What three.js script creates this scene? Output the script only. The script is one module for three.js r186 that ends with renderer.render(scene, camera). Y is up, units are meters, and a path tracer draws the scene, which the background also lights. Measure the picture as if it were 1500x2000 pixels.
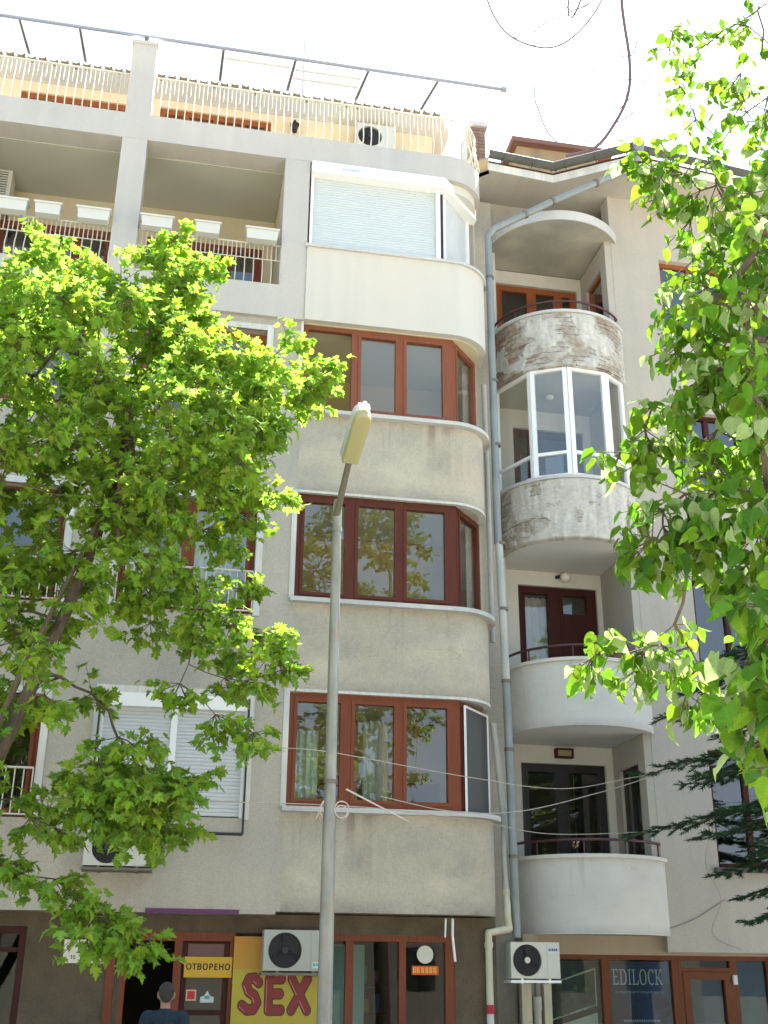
import * as THREE from 'three';
import { mergeGeometries, toCreasedNormals } from 'three/addons/utils/BufferGeometryUtils.js';
import { MarchingCubes } from 'three/addons/objects/MarchingCubes.js';

// ---------------------------------------------------------------- camera, sky, sun, exposure
const scene = new THREE.Scene();
const camera = new THREE.PerspectiveCamera(48.58, 768 / 1024, 0.1, 400);
const EYE = new THREE.Vector3(0, 1.7, 14.5);
camera.position.copy(EYE);
camera.rotation.order = 'YXZ';
camera.rotation.set(0.390164, -0.186414, 0.008452);
scene.add(camera);
camera.updateMatrixWorld(true);

const SUN = new THREE.Vector3(0.36, 0.86, -0.40).normalize();
const SKY_GAIN = 0.22;
{
  const W = 512, H = 256, d = new Float32Array(W * H * 4);
  for (let j = 0; j < H; j++) for (let i = 0; i < W; i++) {
    const el = ((j + 0.5) / H - 0.5) * Math.PI, az = ((i + 0.5) / W - 0.5) * 2 * Math.PI;
    const x = Math.cos(el) * Math.cos(az), y = Math.sin(el), z = Math.cos(el) * Math.sin(az);
    const h = Math.max(y, 0), t = Math.pow(h, 0.36);
    const g = Math.acos(Math.min(1, x * SUN.x + y * SUN.y + z * SUN.z));
    const halo = 2.6 * Math.exp(-g / 0.2) + 1.2 * Math.exp(-g / 0.45);
    const c = [0.95 + (0.31 - 0.95) * t + halo, 0.97 + (0.60 - 0.97) * t + halo * 0.99, 0.98 + (0.95 - 0.98) * t + halo * 0.95];
    const k = (j * W + i) * 4;
    for (let n = 0; n < 3; n++) d[k + n] = c[n] * SKY_GAIN;
    d[k + 3] = 1;
  }
  const sky = new THREE.DataTexture(d, W, H, THREE.RGBAFormat, THREE.FloatType);
  sky.mapping = THREE.EquirectangularReflectionMapping;
  sky.magFilter = sky.minFilter = THREE.LinearFilter;
  sky.needsUpdate = true;
  scene.background = sky; scene.environment = sky;
}
const sun = new THREE.DirectionalLight(new THREE.Color(1, 0.95, 0.86), 4.6);
sun.position.copy(SUN).multiplyScalar(60);
sun.castShadow = true;
sun.shadow.mapSize.set(4096, 4096);
Object.assign(sun.shadow.camera, { left: -25, right: 25, top: 30, bottom: -25, near: 1, far: 140 });
scene.add(sun, sun.target);

const renderer = new THREE.WebGLRenderer({ antialias: true });
renderer.setSize(768, 1024);
renderer.toneMapping = THREE.LinearToneMapping;
renderer.toneMappingExposure = 7.4;
renderer.shadowMap.enabled = true;

// ---------------------------------------------------------------- random numbers and noise
let seed = 12345;
function rnd() { seed = (seed + 0x6D2B79F5) | 0; let t = Math.imul(seed ^ (seed >>> 15), 1 | seed); t = (t + Math.imul(t ^ (t >>> 7), 61 | t)) ^ t; return ((t ^ (t >>> 14)) >>> 0) / 4294967296; }
const rr = (a, b) => a + (b - a) * rnd();
const V = (x, y, z) => new THREE.Vector3(x, y, z);
function hash(x, y, s) { let h = Math.imul(x, 374761393) + Math.imul(y, 668265263) + Math.imul(s, 2147483647 ^ 1274126177); h = Math.imul(h ^ (h >>> 13), 1274126177); return ((h ^ (h >>> 16)) >>> 0) / 4294967296; }
function vnoise(u, v, px, py, s) {            // tileable value noise, u and v in 0..1
  const x = u * px, y = v * py, xi = Math.floor(x), yi = Math.floor(y), fx = x - xi, fy = y - yi;
  const sx = fx * fx * (3 - 2 * fx), sy = fy * fy * (3 - 2 * fy), m = (a, p) => ((a % p) + p) % p;
  const a = hash(m(xi, px), m(yi, py), s), b = hash(m(xi + 1, px), m(yi, py), s), c = hash(m(xi, px), m(yi + 1, py), s), d = hash(m(xi + 1, px), m(yi + 1, py), s);
  return a + (b - a) * sx + (c - a + (a - b - c + d) * sx) * sy;
}
function fbm(u, v, px, py, s, o = 4) { let r = 0, a = 0.5, n = 0; for (let k = 0; k < o; k++) { r += a * vnoise(u, v, px << k, py << k, s + k * 17); n += a; a *= 0.5; } return r / n; }
const toS = (c) => Math.round(255 * (c <= 0.0031308 ? 12.92 * c : 1.055 * Math.pow(Math.min(1, Math.max(0, c)), 1 / 2.4) - 0.055));
function tex(size, fn, metres, srgb = true) {   // fn(u, v) -> linear colour
  const [w, h] = Array.isArray(size) ? size : [size, size], d = new Uint8Array(w * h * 4);
  for (let j = 0; j < h; j++) for (let i = 0; i < w; i++) {
    const c = fn((i + 0.5) / w, (j + 0.5) / h), k = (j * w + i) * 4;
    for (let n = 0; n < 3; n++) d[k + n] = srgb ? toS(c[n]) : Math.round(255 * Math.min(1, Math.max(0, c[n])));
    d[k + 3] = 255;
  }
  const t = new THREE.DataTexture(d, w, h, THREE.RGBAFormat);
  if (srgb) t.colorSpace = THREE.SRGBColorSpace;
  t.wrapS = t.wrapT = THREE.RepeatWrapping; t.magFilter = THREE.LinearFilter; t.minFilter = THREE.LinearMipmapLinearFilter; t.generateMipmaps = true;
  if (metres) t.repeat.set(1 / metres[0], 1 / metres[1]);
  t.needsUpdate = true;
  return t;
}
function plasterTex(base, o) {
  return tex(1024, (u, v) => {
    const blot = fbm(u, v, 4, 4, o.s, 5) - 0.5, streak = fbm(u, v, 40, 3, o.s + 50, 4) - 0.5, grain = vnoise(u, v, 380, 380, o.s + 90) - 0.5, wide = fbm(u, v, 2, 2, o.s + 33, 3) - 0.5;
    const k = 1 + o.blot * blot + o.streak * streak * (0.5 + fbm(u, v, 3, 3, o.s + 7, 2)) + o.grain * grain + o.wide * wide, w = 0.06 * wide + 0.05 * blot;
    return [base[0] * k * (1 + w), base[1] * k, base[2] * k * (1 - w)];
  }, o.m || [5.3, 5.3]);
}
const grainBump = tex(512, (u, v) => { const n = 0.6 * vnoise(u, v, 200, 200, 5) + 0.4 * fbm(u, v, 24, 24, 9, 3); return [n, n, n]; }, [1.3, 1.3], false);
const std = (o) => new THREE.MeshStandardMaterial({ roughness: 0.85, ...o });
const matt = (o) => new THREE.MeshPhysicalMaterial({ specularIntensity: 0.35, ...o });
const lin = (r, g, b) => new THREE.Color().setRGB(r, g, b);

const M = {
  plaster: std({ map: plasterTex([0.432, 0.394, 0.324], { s: 3, blot: 0.36, streak: 0.13, grain: 0.16, wide: 0.3 }), bumpMap: grainBump, bumpScale: 0.006, roughness: 0.95 }),
  plasterUpper: std({ map: plasterTex([0.455, 0.433, 0.40], { s: 13, blot: 0.26, streak: 0.10, grain: 0.06, wide: 0.14 }), bumpMap: grainBump, bumpScale: 0.003, roughness: 0.95 }),
  plasterRight: std({ map: plasterTex([0.405, 0.375, 0.322], { s: 23, blot: 0.26, streak: 0.12, grain: 0.08, wide: 0.16 }), bumpMap: grainBump, bumpScale: 0.003, roughness: 0.95 }),
  balconyWhite: std({ map: plasterTex([0.58, 0.565, 0.51], { s: 31, blot: 0.14, streak: 0.10, grain: 0.05, wide: 0.1 }), bumpMap: grainBump, bumpScale: 0.002, roughness: 0.92 }),
  insulation: std({ map: plasterTex([0.54, 0.52, 0.465], { s: 41, blot: 0.05, streak: 0.07, grain: 0.02, wide: 0.05 }), roughness: 0.9 }),
  soffit: std({ map: plasterTex([0.43, 0.425, 0.36], { s: 51, blot: 0.25, streak: 0.0, grain: 0.05, wide: 0.2, m: [4, 4] }), roughness: 0.95 }),
  soffitMould: std({ map: plasterTex([0.33, 0.32, 0.27], { s: 57, blot: 0.8, streak: 0.0, grain: 0.1, wide: 0.7, m: [2.6, 2.6] }), roughness: 0.95 }),
  soffitWhite: std({ map: plasterTex([0.60, 0.59, 0.56], { s: 53, blot: 0.12, streak: 0.0, grain: 0.04, wide: 0.1, m: [4, 4] }), roughness: 0.95 }),
  yellowWall: std({ map: plasterTex([0.74, 0.62, 0.42], { s: 61, blot: 0.15, streak: 0.1, grain: 0.05, wide: 0.15 }), roughness: 0.95 }),
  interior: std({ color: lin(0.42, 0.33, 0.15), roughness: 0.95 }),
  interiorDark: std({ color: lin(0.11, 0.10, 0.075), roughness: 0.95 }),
  ceiling: std({ color: lin(0.58, 0.52, 0.34), roughness: 0.95 }),
  stone: std({ map: tex(1024, (u, v) => { const b = fbm(u, v, 9, 9, 71, 5), g = vnoise(u, v, 300, 300, 72), k = 0.45 + 0.8 * b + 0.35 * (g - 0.5); return [0.115 * k, 0.086 * k, 0.05 * k]; }, [2, 2]), bumpMap: grainBump, bumpScale: 0.004, roughness: 0.8 }),
  sill: std({ map: plasterTex([0.52, 0.51, 0.49], { s: 81, blot: 0.35, streak: 0.1, grain: 0.25, wide: 0.1, m: [2, 2] }), bumpMap: grainBump, bumpScale: 0.006, roughness: 0.95 }),
  wood: matt({ map: tex([256, 256], (u, v) => { const g = fbm(u, v, 60, 4, 91, 3), k = 0.75 + 0.5 * g; return [0.185 * k, 0.055 * k, 0.028 * k]; }, [0.6, 1.1]), roughness: 0.6, envMapIntensity: 1 }),
  woodOrange: matt({ map: tex([256, 256], (u, v) => { const g = fbm(u, v, 60, 4, 95, 3), k = 0.75 + 0.5 * g; return [0.27 * k, 0.085 * k, 0.03 * k]; }, [0.6, 1.1]), roughness: 0.6 }),
  woodDark: matt({ map: tex([256, 256], (u, v) => { const g = fbm(u, v, 60, 4, 97, 3), k = 0.7 + 0.6 * g; return [0.05 * k, 0.013 * k, 0.01 * k]; }, [0.6, 1.1]), roughness: 0.55 }),
  blackFrame: std({ color: lin(0.018, 0.016, 0.016), roughness: 0.4 }),
  whitePaint: std({ color: lin(0.80, 0.80, 0.79), roughness: 0.5 }),
  whiteTrim: std({ map: plasterTex([0.56, 0.55, 0.51], { s: 101, blot: 0.25, streak: 0.3, grain: 0.05, wide: 0.1, m: [1.5, 1.5] }), roughness: 0.8 }),
  pvc: std({ color: lin(0.78, 0.80, 0.80), roughness: 0.35 }),
  slat: std({ color: lin(0.50, 0.545, 0.56), roughness: 0.45 }),
  slatWarm: std({ color: lin(0.52, 0.545, 0.56), roughness: 0.5 }),
  railWhite: std({ color: lin(0.54, 0.51, 0.43), roughness: 0.5 }),
  railDark: std({ color: lin(0.07, 0.018, 0.02), roughness: 0.45 }),
  zinc: std({ map: plasterTex([0.22, 0.245, 0.25], { s: 111, blot: 0.3, streak: 0.25, grain: 0.1, wide: 0.2, m: [1.2, 1.2] }), roughness: 0.55, metalness: 0.25 }),
  zincPale: std({ map: plasterTex([0.40, 0.41, 0.38], { s: 115, blot: 0.25, streak: 0.2, grain: 0.1, wide: 0.2, m: [1.2, 1.2] }), roughness: 0.6 }),
  pipeCream: std({ map: plasterTex([0.50, 0.47, 0.34], { s: 117, blot: 0.35, streak: 0.2, grain: 0.1, wide: 0.2, m: [0.8, 0.8] }), roughness: 0.7 }),
  gutterDark: std({ map: plasterTex([0.075, 0.075, 0.065], { s: 121, blot: 0.6, streak: 0.2, grain: 0.3, wide: 0.3, m: [1, 1] }), roughness: 0.8 }),
  post: std({ map: tex([256, 1024], (u, v) => { const k = 0.85 + 0.5 * (fbm(u, v, 6, 12, 131, 5) - 0.5) + 0.2 * (fbm(u, v, 20, 4, 135, 3) - 0.5), r = Math.max(0, fbm(u, v, 4, 24, 139, 4) - 0.62) * 3; return [0.30 * k + 0.08 * r, 0.305 * k - 0.06 * r, 0.27 * k - 0.10 * r]; }, [0.5, 2.5]), roughness: 0.55, metalness: 0.3 }),
  lampHood: std({ color: lin(0.50, 0.51, 0.50), roughness: 0.5, metalness: 0.2 }),
  lampCover: new THREE.MeshPhysicalMaterial({ color: lin(0.44, 0.41, 0.21), roughness: 0.5, transmission: 0.3, thickness: 0 }),
  acBody: std({ color: lin(0.53, 0.53, 0.47), roughness: 0.5 }),
  acGrey: std({ color: lin(0.36, 0.365, 0.32), roughness: 0.5 }),
  acDark: std({ color: lin(0.022, 0.022, 0.024), roughness: 0.6 }),
  planter: std({ color: lin(0.56, 0.56, 0.53), roughness: 0.55 }),
  darkMetal: std({ color: lin(0.03, 0.03, 0.033), roughness: 0.5, metalness: 0.4 }),
  greyMetal: std({ color: lin(0.15, 0.135, 0.11), roughness: 0.55, metalness: 0.3 }),
  beamBlue: std({ color: lin(0.33, 0.33, 0.38), roughness: 0.5, metalness: 0.3 }),
  purple: std({ color: lin(0.10, 0.018, 0.10), roughness: 0.5 }),
  cable: std({ color: lin(0.33, 0.30, 0.25), roughness: 0.6 }),
  cableWhite: std({ color: lin(0.46, 0.41, 0.37), roughness: 0.5 }),
  asphalt: std({ map: plasterTex([0.055, 0.054, 0.052], { s: 141, blot: 0.5, streak: 0, grain: 0.5, wide: 0.3, m: [6, 6] }), bumpMap: grainBump, bumpScale: 0.006, roughness: 0.95 }),
  paving: std({ map: plasterTex([0.34, 0.315, 0.27], { s: 145, blot: 0.4, streak: 0, grain: 0.3, wide: 0.3, m: [4, 4] }), bumpMap: grainBump, bumpScale: 0.004, roughness: 0.95 }),
  kerb: std({ color: lin(0.33, 0.32, 0.30), roughness: 0.9 }),
  tileRed: std({ map: plasterTex([0.19, 0.10, 0.075], { s: 151, blot: 0.5, streak: 0.1, grain: 0.3, wide: 0.3, m: [1, 1] }), roughness: 0.9 }),
  tileBrown: std({ map: plasterTex([0.33, 0.255, 0.15], { s: 153, blot: 0.6, streak: 0.1, grain: 0.3, wide: 0.3, m: [1, 1] }), roughness: 0.9 }),
  brick: [[0.22, 0.14, 0.10], [0.26, 0.17, 0.125], [0.20, 0.13, 0.10], [0.27, 0.20, 0.16]].map((c) => std({ color: lin(...c), roughness: 0.95, bumpMap: grainBump, bumpScale: 0.004 })),
  bark: std({ map: tex([256, 512], (u, v) => { const k = 0.5 + 0.9 * fbm(u, v, 14, 5, 161, 4); return [0.115 * k, 0.088 * k, 0.06 * k]; }, [0.5, 0.9]), roughness: 0.95, bumpMap: grainBump, bumpScale: 0.01 }),
  twig: std({ color: lin(0.085, 0.06, 0.085), roughness: 0.9 }),
  curtain: new THREE.MeshPhysicalMaterial({ color: lin(0.66, 0.68, 0.62), roughness: 1, transmission: 0.35, thickness: 0 }),
  curtainGreen: new THREE.MeshPhysicalMaterial({ color: lin(0.50, 0.56, 0.46), roughness: 1, transmission: 0.3, thickness: 0 }),
  screen: std({ color: lin(0.075, 0.075, 0.072), roughness: 0.85 }),
  glass: new THREE.MeshPhysicalMaterial({ color: lin(0.93, 0.95, 0.94), roughness: 0.0, transmission: 1, thickness: 0, ior: 2.1 }),
  glassBlue: new THREE.MeshPhysicalMaterial({ color: lin(0.45, 0.55, 0.68), roughness: 0.0, transmission: 1, thickness: 0, ior: 2.2 }),
  glassShop: new THREE.MeshPhysicalMaterial({ color: lin(0.62, 0.72, 0.68), roughness: 0.0, transmission: 1, thickness: 0, ior: 1.3 }),
  lampGlass: std({ color: lin(0.70, 0.69, 0.62), roughness: 0.25 }),
};

// ---------------------------------------------------------------- geometry helpers
function uvM(g) {                               // uv in metres by the way each face looks
  g = g.index ? g.toNonIndexed() : g;
  const p = g.attributes.position, uv = new Float32Array(p.count * 2), a = V(), b = V(), c = V();
  for (let i = 0; i < p.count; i += 3) {
    a.fromBufferAttribute(p, i); b.fromBufferAttribute(p, i + 1); c.fromBufferAttribute(p, i + 2);
    const n = b.clone().sub(a).cross(c.clone().sub(a)).normalize();
    [a, b, c].forEach((q, k) => { uv[(i + k) * 2] = Math.abs(n.y) > 0.75 ? q.x : q.x - q.z; uv[(i + k) * 2 + 1] = Math.abs(n.y) > 0.75 ? q.z : q.y; });
  }
  g.setAttribute('uv', new THREE.BufferAttribute(uv, 2));
  return g;
}
function bx(x0, x1, y0, y1, z0, z1) { const g = new THREE.BoxGeometry(x1 - x0, y1 - y0, z1 - z0); g.translate((x0 + x1) / 2, (y0 + y1) / 2, (z0 + z1) / 2); return g; }
function plan(pts, y0, y1, smooth = 0) {        // outline in x and z, raised from y0 to y1
  const s = new THREE.Shape(pts.map(([x, z]) => new THREE.Vector2(x, -z)));
  let g = new THREE.ExtrudeGeometry(s, { depth: y1 - y0, bevelEnabled: false }); g.rotateX(-Math.PI / 2); g.translate(0, y0, 0);
  if (smooth) g = toCreasedNormals(g, smooth);
  return g;
}
function wallXY(pts, holes, z0, z1) {
  const s = new THREE.Shape(pts.map(([x, y]) => new THREE.Vector2(x, y)));
  for (const [x0, x1, y0, y1] of holes) s.holes.push(new THREE.Path([[x0, y0], [x0, y1], [x1, y1], [x1, y0]].map(([x, y]) => new THREE.Vector2(x, y))));
  const g = new THREE.ExtrudeGeometry(s, { depth: z1 - z0, bevelEnabled: false }); g.translate(0, 0, z0); return g;
}
const rect = (x0, x1, y0, y1) => [[x0, y0], [x1, y0], [x1, y1], [x0, y1]];
function arc(cx, cz, r, a0, a1, n) { const o = []; for (let i = 0; i <= n; i++) { const a = (a0 + (a1 - a0) * i / n) * Math.PI / 180; o.push([cx + r * Math.cos(a), cz + r * Math.sin(a)]); } return o; }
function seg(p, q, r0, r1 = r0, n = 8) {
  const d = q.clone().sub(p), g = new THREE.CylinderGeometry(r1, r0, d.length(), n, 1);
  g.translate(0, d.length() / 2, 0); g.applyQuaternion(new THREE.Quaternion().setFromUnitVectors(V(0, 1, 0), d.normalize())); g.translate(p.x, p.y, p.z); return g;
}
function pipe(pts, r, n = 10) { const gs = []; pts = pts.map((p) => V(...p)); for (let i = 0; i + 1 < pts.length; i++) { gs.push(seg(pts[i], pts[i + 1], r, r, n)); if (i) { const s = new THREE.SphereGeometry(r * 1.02, n, 6); s.translate(pts[i].x, pts[i].y, pts[i].z); gs.push(s); } } return merge(gs); }
function tube(pts, r, n = 6, k = 40, tension = 0.5) { return new THREE.TubeGeometry(new THREE.CatmullRomCurve3(pts.map((p) => V(...p)), false, 'catmullrom', tension), k, r, n, false); }
function merge(list) { return mergeGeometries(list.flat().map((g) => { const h = g.index ? g.toNonIndexed() : g.clone(); for (const k of Object.keys(h.attributes)) if (!['position', 'normal', 'uv'].includes(k)) h.deleteAttribute(k); return h; })); }

// ---------------------------------------------------------------- object helpers
const used = {};
function numbered(name) { const n = used[name] = (used[name] ?? -1) + 1; return n ? `${name}_${String(n).padStart(3, '0')}` : name; }
function thing(name, label, category, pos = [0, 0, 0], group) { const o = new THREE.Group(); o.name = numbered(name); o.position.set(...pos); o.userData = { label, category }; if (group) o.userData.group = group; scene.add(o); return o; }
function mesh(name, geo, mat, parent, label) {
  const m = new THREE.Mesh(uvM(Array.isArray(geo) ? merge(geo) : geo), mat); m.name = name; m.castShadow = m.receiveShadow = true; if (label) m.userData.label = label; parent.add(m); return m;
}
function shared(name, geo, mat, parent) { const m = new THREE.Mesh(geo, mat); m.name = name; m.castShadow = m.receiveShadow = true; parent.add(m); return m; }
function sub(name, parent, pos = [0, 0, 0], turn = 0, label) { const o = new THREE.Group(); o.name = name; o.position.set(...pos); o.rotation.y = turn; if (label) o.userData.label = label; parent.add(o); return o; }
function structure(name, geo, mat, label) { const m = mesh(name, geo, mat, scene); m.name = numbered(name); m.userData = { kind: 'structure' }; if (label) m.userData.label = label; return m; }
function canvasMat(w, h, draw, o = {}) {
  const c = document.createElement('canvas'); c.width = w; c.height = h; draw(c.getContext('2d'), w, h);
  const t = new THREE.CanvasTexture(c); t.colorSpace = THREE.SRGBColorSpace; t.magFilter = THREE.LinearFilter; return std({ map: t, roughness: 0.55, ...o });
}
function print(name, x0, x1, y0, y1, z, mat, parent) { const g = new THREE.PlaneGeometry(x1 - x0, y1 - y0); g.translate((x0 + x1) / 2, (y0 + y1) / 2, z); const m = new THREE.Mesh(g, mat); m.name = name; parent.add(m); return m; }

// a window of upright panes: cols are pane edges as pairs, in the window's own axes (x along, z outwards)
function windowUnit(parent, name, o) {
  const w = sub(name, parent, o.at || [0, 0, 0], o.turn || 0, o.label), { x0, x1, y0, y1, cols, mat, f = 0.075, d = 0.07, glass = M.glass, sash = 0 } = o, bars = [bx(x0, x1, y1 - f, y1, -d, 0), bx(x0, x1, y0, y0 + f, -d, 0)];
  let x = x0;
  for (const [a, b] of cols) { bars.push(bx(x, a, y0 + f, y1 - f, -d, 0)); x = b; }
  bars.push(bx(x, x1, y0 + f, y1 - f, -d, 0));
  cols.forEach(([a, b, open], i) => {
    if (open) return;
    let g0 = y0 + f, g1 = y1 - f, l = a, r = b;
    if (sash) { const s = sash; bars.push(bx(l, l + s, g0, g1, -d + 0.012, 0.014), bx(r - s, r, g0, g1, -d + 0.012, 0.014), bx(l + s, r - s, g1 - s, g1, -d + 0.012, 0.014), bx(l + s, r - s, g0, g0 + s, -d + 0.012, 0.014)); l += s; r -= s; g0 += s; g1 -= s; }
    if (o.transom) { bars.push(bx(l, r, o.transom - 0.025, o.transom + 0.025, -d + 0.012, -0.006)); shared('pane', bx(l, r, g0, o.transom - 0.025, -d / 2 - 0.003, -d / 2), glass, w); g0 = o.transom + 0.025; }
    const pg = new THREE.PlaneGeometry(r - l, g1 - g0); pg.translate((l + r) / 2, (g0 + g1) / 2, -d / 2);
    pg.rotateY(0); const pn = shared('pane', pg, glass, w); pn.rotation.y = 0;
  });
  mesh('frame', bars, mat, w);
  return w;
}
function curtain(parent, x0, x1, y0, y1, z, mat, folds = 9) {
  const g = new THREE.PlaneGeometry(x1 - x0, y1 - y0, folds * 6, 4), p = g.attributes.position;
  for (let i = 0; i < p.count; i++) p.setZ(i, 0.03 * Math.sin((p.getX(i) / (x1 - x0)) * folds * Math.PI * 2) + 0.012 * Math.sin(p.getX(i) * 31));
  g.computeVertexNormals(); g.translate((x0 + x1) / 2, (y0 + y1) / 2, z); return mesh('curtain', g, mat, parent);
}

// ---------------------------------------------------------------- ground
structure('road', bx(-60, 80, -0.3, -0.12, 5.6, 9), M.asphalt);
structure('pavement', bx(-60, 80, -0.3, 0, -12, 5.42), M.paving);
structure('pavement', bx(-60, 80, -0.3, 0, 9.18, 60), M.paving);
structure('kerb', bx(-60, 80, -0.3, 0.006, 5.42, 5.6), M.kerb);
structure('kerb', bx(-60, 80, -0.3, 0.006, 9.0, 9.18), M.kerb);
structure('ground', bx(-150, 150, -0.6, -0.31, -150, 150), M.paving);

// ================================================================ LEFT BUILDING
const A = thing('apartment_building', 'grey plaster block with rounded corner bay, brown windows and roof terrace above the shops', 'building');
const S = [0, 3.68, 6.415, 9.25], HD = [0, 5.15, 7.97, 10.71], PB = [0, 2.44, 5.15, 7.97];
function bay(o, x0, zEnd) { return [[x0, o], [3.75, o], ...arc(3.75, -0.6, 0.6 + o, 90, 0, 18).slice(1), [4.35 + o, zEnd]]; }
const band = (o, t, x0, zEnd) => [...bay(o, x0, zEnd), ...bay(o - t, x0, zEnd).reverse()];
const openings = [];
{ // main wall with window openings, floors one to three
  for (let i = 1; i <= 3; i++) {
    openings.push([-0.84, 0.97, [0, 3.52, 6.15, 9.0][i], [0, 5.02, 7.77, 10.5][i]]);
    openings.push([-3.6, -1.55, [0, 3.45, 6.15, 9.0][i], [0, 4.95, 7.77, 10.5][i]]);
  }
  mesh('wall', wallXY(rect(-9, 1.5, 2.44, 10.72), openings, -0.3, 0), M.plaster, A);
  mesh('floor_slab', [2.44, 5.15, 7.97, 10.71, 13.62].map((y) => plan([[-9, -0.31], [1.52, -0.31], [1.52, -0.03], ...bay(-0.03, 1.53, -9).slice(1), [-9, -9]], y + 0.002, y + 0.26)), M.ceiling, A);
  mesh('side_wall', bx(4.1, 4.349, 0, 14.1, -9, -0.7), M.plaster, A); mesh('side_wall', bx(-9.2, -9, 0, 16, -9, 0), M.plaster, A);
  mesh('back_wall', bx(-9, 4.1, 0, 16, -9.2, -9), M.plaster, A);
  mesh('partition', [bx(1.2, 1.5, 2.7, 10.7, -5, -0.305), bx(-1.35, -1.05, 2.7, 10.7, -5, -0.305), bx(-9, 4.09, 2.7, 10.7, -5.2, -5.01)], M.interiorDark, A);
  mesh('bay_partition', [[2.71, 5.145], [5.42, 7.965], [8.24, 10.705]].map(([a, b]) => bx(1.505, 4.095, a, b, -1.9, -1.7)), M.interior, A);
}
function uvBay(g, y0, y1, du) { const p = g.attributes.position, uv = new Float32Array(p.count * 2); for (let i = 0; i < p.count; i++) { const x = p.getX(i), z = p.getZ(i), a = Math.atan2(x - 3.75, z + 0.6); uv[i * 2] = ((x < 3.75 ? x : z < -0.6 ? 3.75 + 0.6 * Math.PI / 2 - 0.6 - z : 3.75 + 0.6 * a) - 1.5) / 4.2 + du; uv[i * 2 + 1] = (p.getY(i) - y0) / (y1 - y0); } g.setAttribute('uv', new THREE.BufferAttribute(uv, 2)); return g; }
M.parapet = std({ map: tex([2048, 512], (u, v) => {     // old render: rain streaks from the sill, rubbed patches, a dirty lower edge, hairline cracks
  const blot = fbm(u, v, 12, 4, 401, 5) - 0.5, wide = fbm(u, v, 4, 2, 405, 4) - 0.5, grain = vnoise(u, v, 700, 190, 409) - 0.5, sp = fbm(u, v, 160, 45, 411, 3) - 0.5;
  const s1 = fbm(u, v, 90, 2, 413, 3), s0 = fbm(u, v, 14, 1, 417, 3), run = Math.max(0, s1 * 0.6 + s0 * 0.8 - 0.72) * Math.pow(v, 1.6) * 1.15, foot = Math.max(0, 0.16 - v) * (0.8 + 1.6 * fbm(u, v, 24, 3, 421, 3)), patch = Math.max(0, fbm(u, v, 7, 3, 425, 4) - 0.6) * 1.2;
  const w = 0.05 * (fbm(u, v, 10, 4, 431, 4) - 0.5), cr = Math.abs(fbm(u + w, v, 5, 2, 437, 3) - 0.5) < 0.0012 ? 0.78 : 1, k = (1 + 0.3 * blot + 0.3 * wide + 0.13 * grain + 0.18 * sp - run - foot + patch * 0.5) * cr, c = 0.08 * blot + 0.1 * run;
  return [0.44 * k * (1 + c), 0.398 * k, 0.32 * k * (1 - c)];
}), bumpMap: (() => { const t = grainBump.clone(); t.repeat.set(4.2 / 1.3, 1.2 / 1.3); t.needsUpdate = true; return t; })(), bumpScale: 0.007, roughness: 0.97 });
// parapets of the rounded bay, with sills and white edging
for (let i = 1; i <= 3; i++) {
  shared('parapet', uvBay(plan(band(0.002, 0.24, 1.5, -0.8), PB[i], S[i] - 0.06, 0.5), PB[i], S[i] - 0.06, i * 0.37), M.parapet, A);
  mesh('window_sill', plan(band(0.105, 0.42, 1.46, -0.72), S[i] - 0.06, S[i], 0.5), M.sill, A);
  if (i < 3) { mesh('white_edging', plan(band(0.012, 0.1, 1.44, -0.8), HD[i] - 0.002, HD[i] + 0.034, 0.5), M.whiteTrim, A); mesh('white_edging', bx(1.44, 1.512, S[i] + 0.002, HD[i] - 0.003, -0.1, 0.01), M.whiteTrim, A); }
}
mesh('white_edging', bx(1.46, 1.5, S[3], 10.72, -0.05, 0.012), M.whiteTrim, A);
mesh('ledge', bx(-9, 1.44, 2.405, 2.45, -0.34, 0.012), M.plaster, A);
mesh('purple_strip', bx(-0.1, 1.0, 2.40, 2.45, 0.021, 0.04), M.purple, A);
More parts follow.
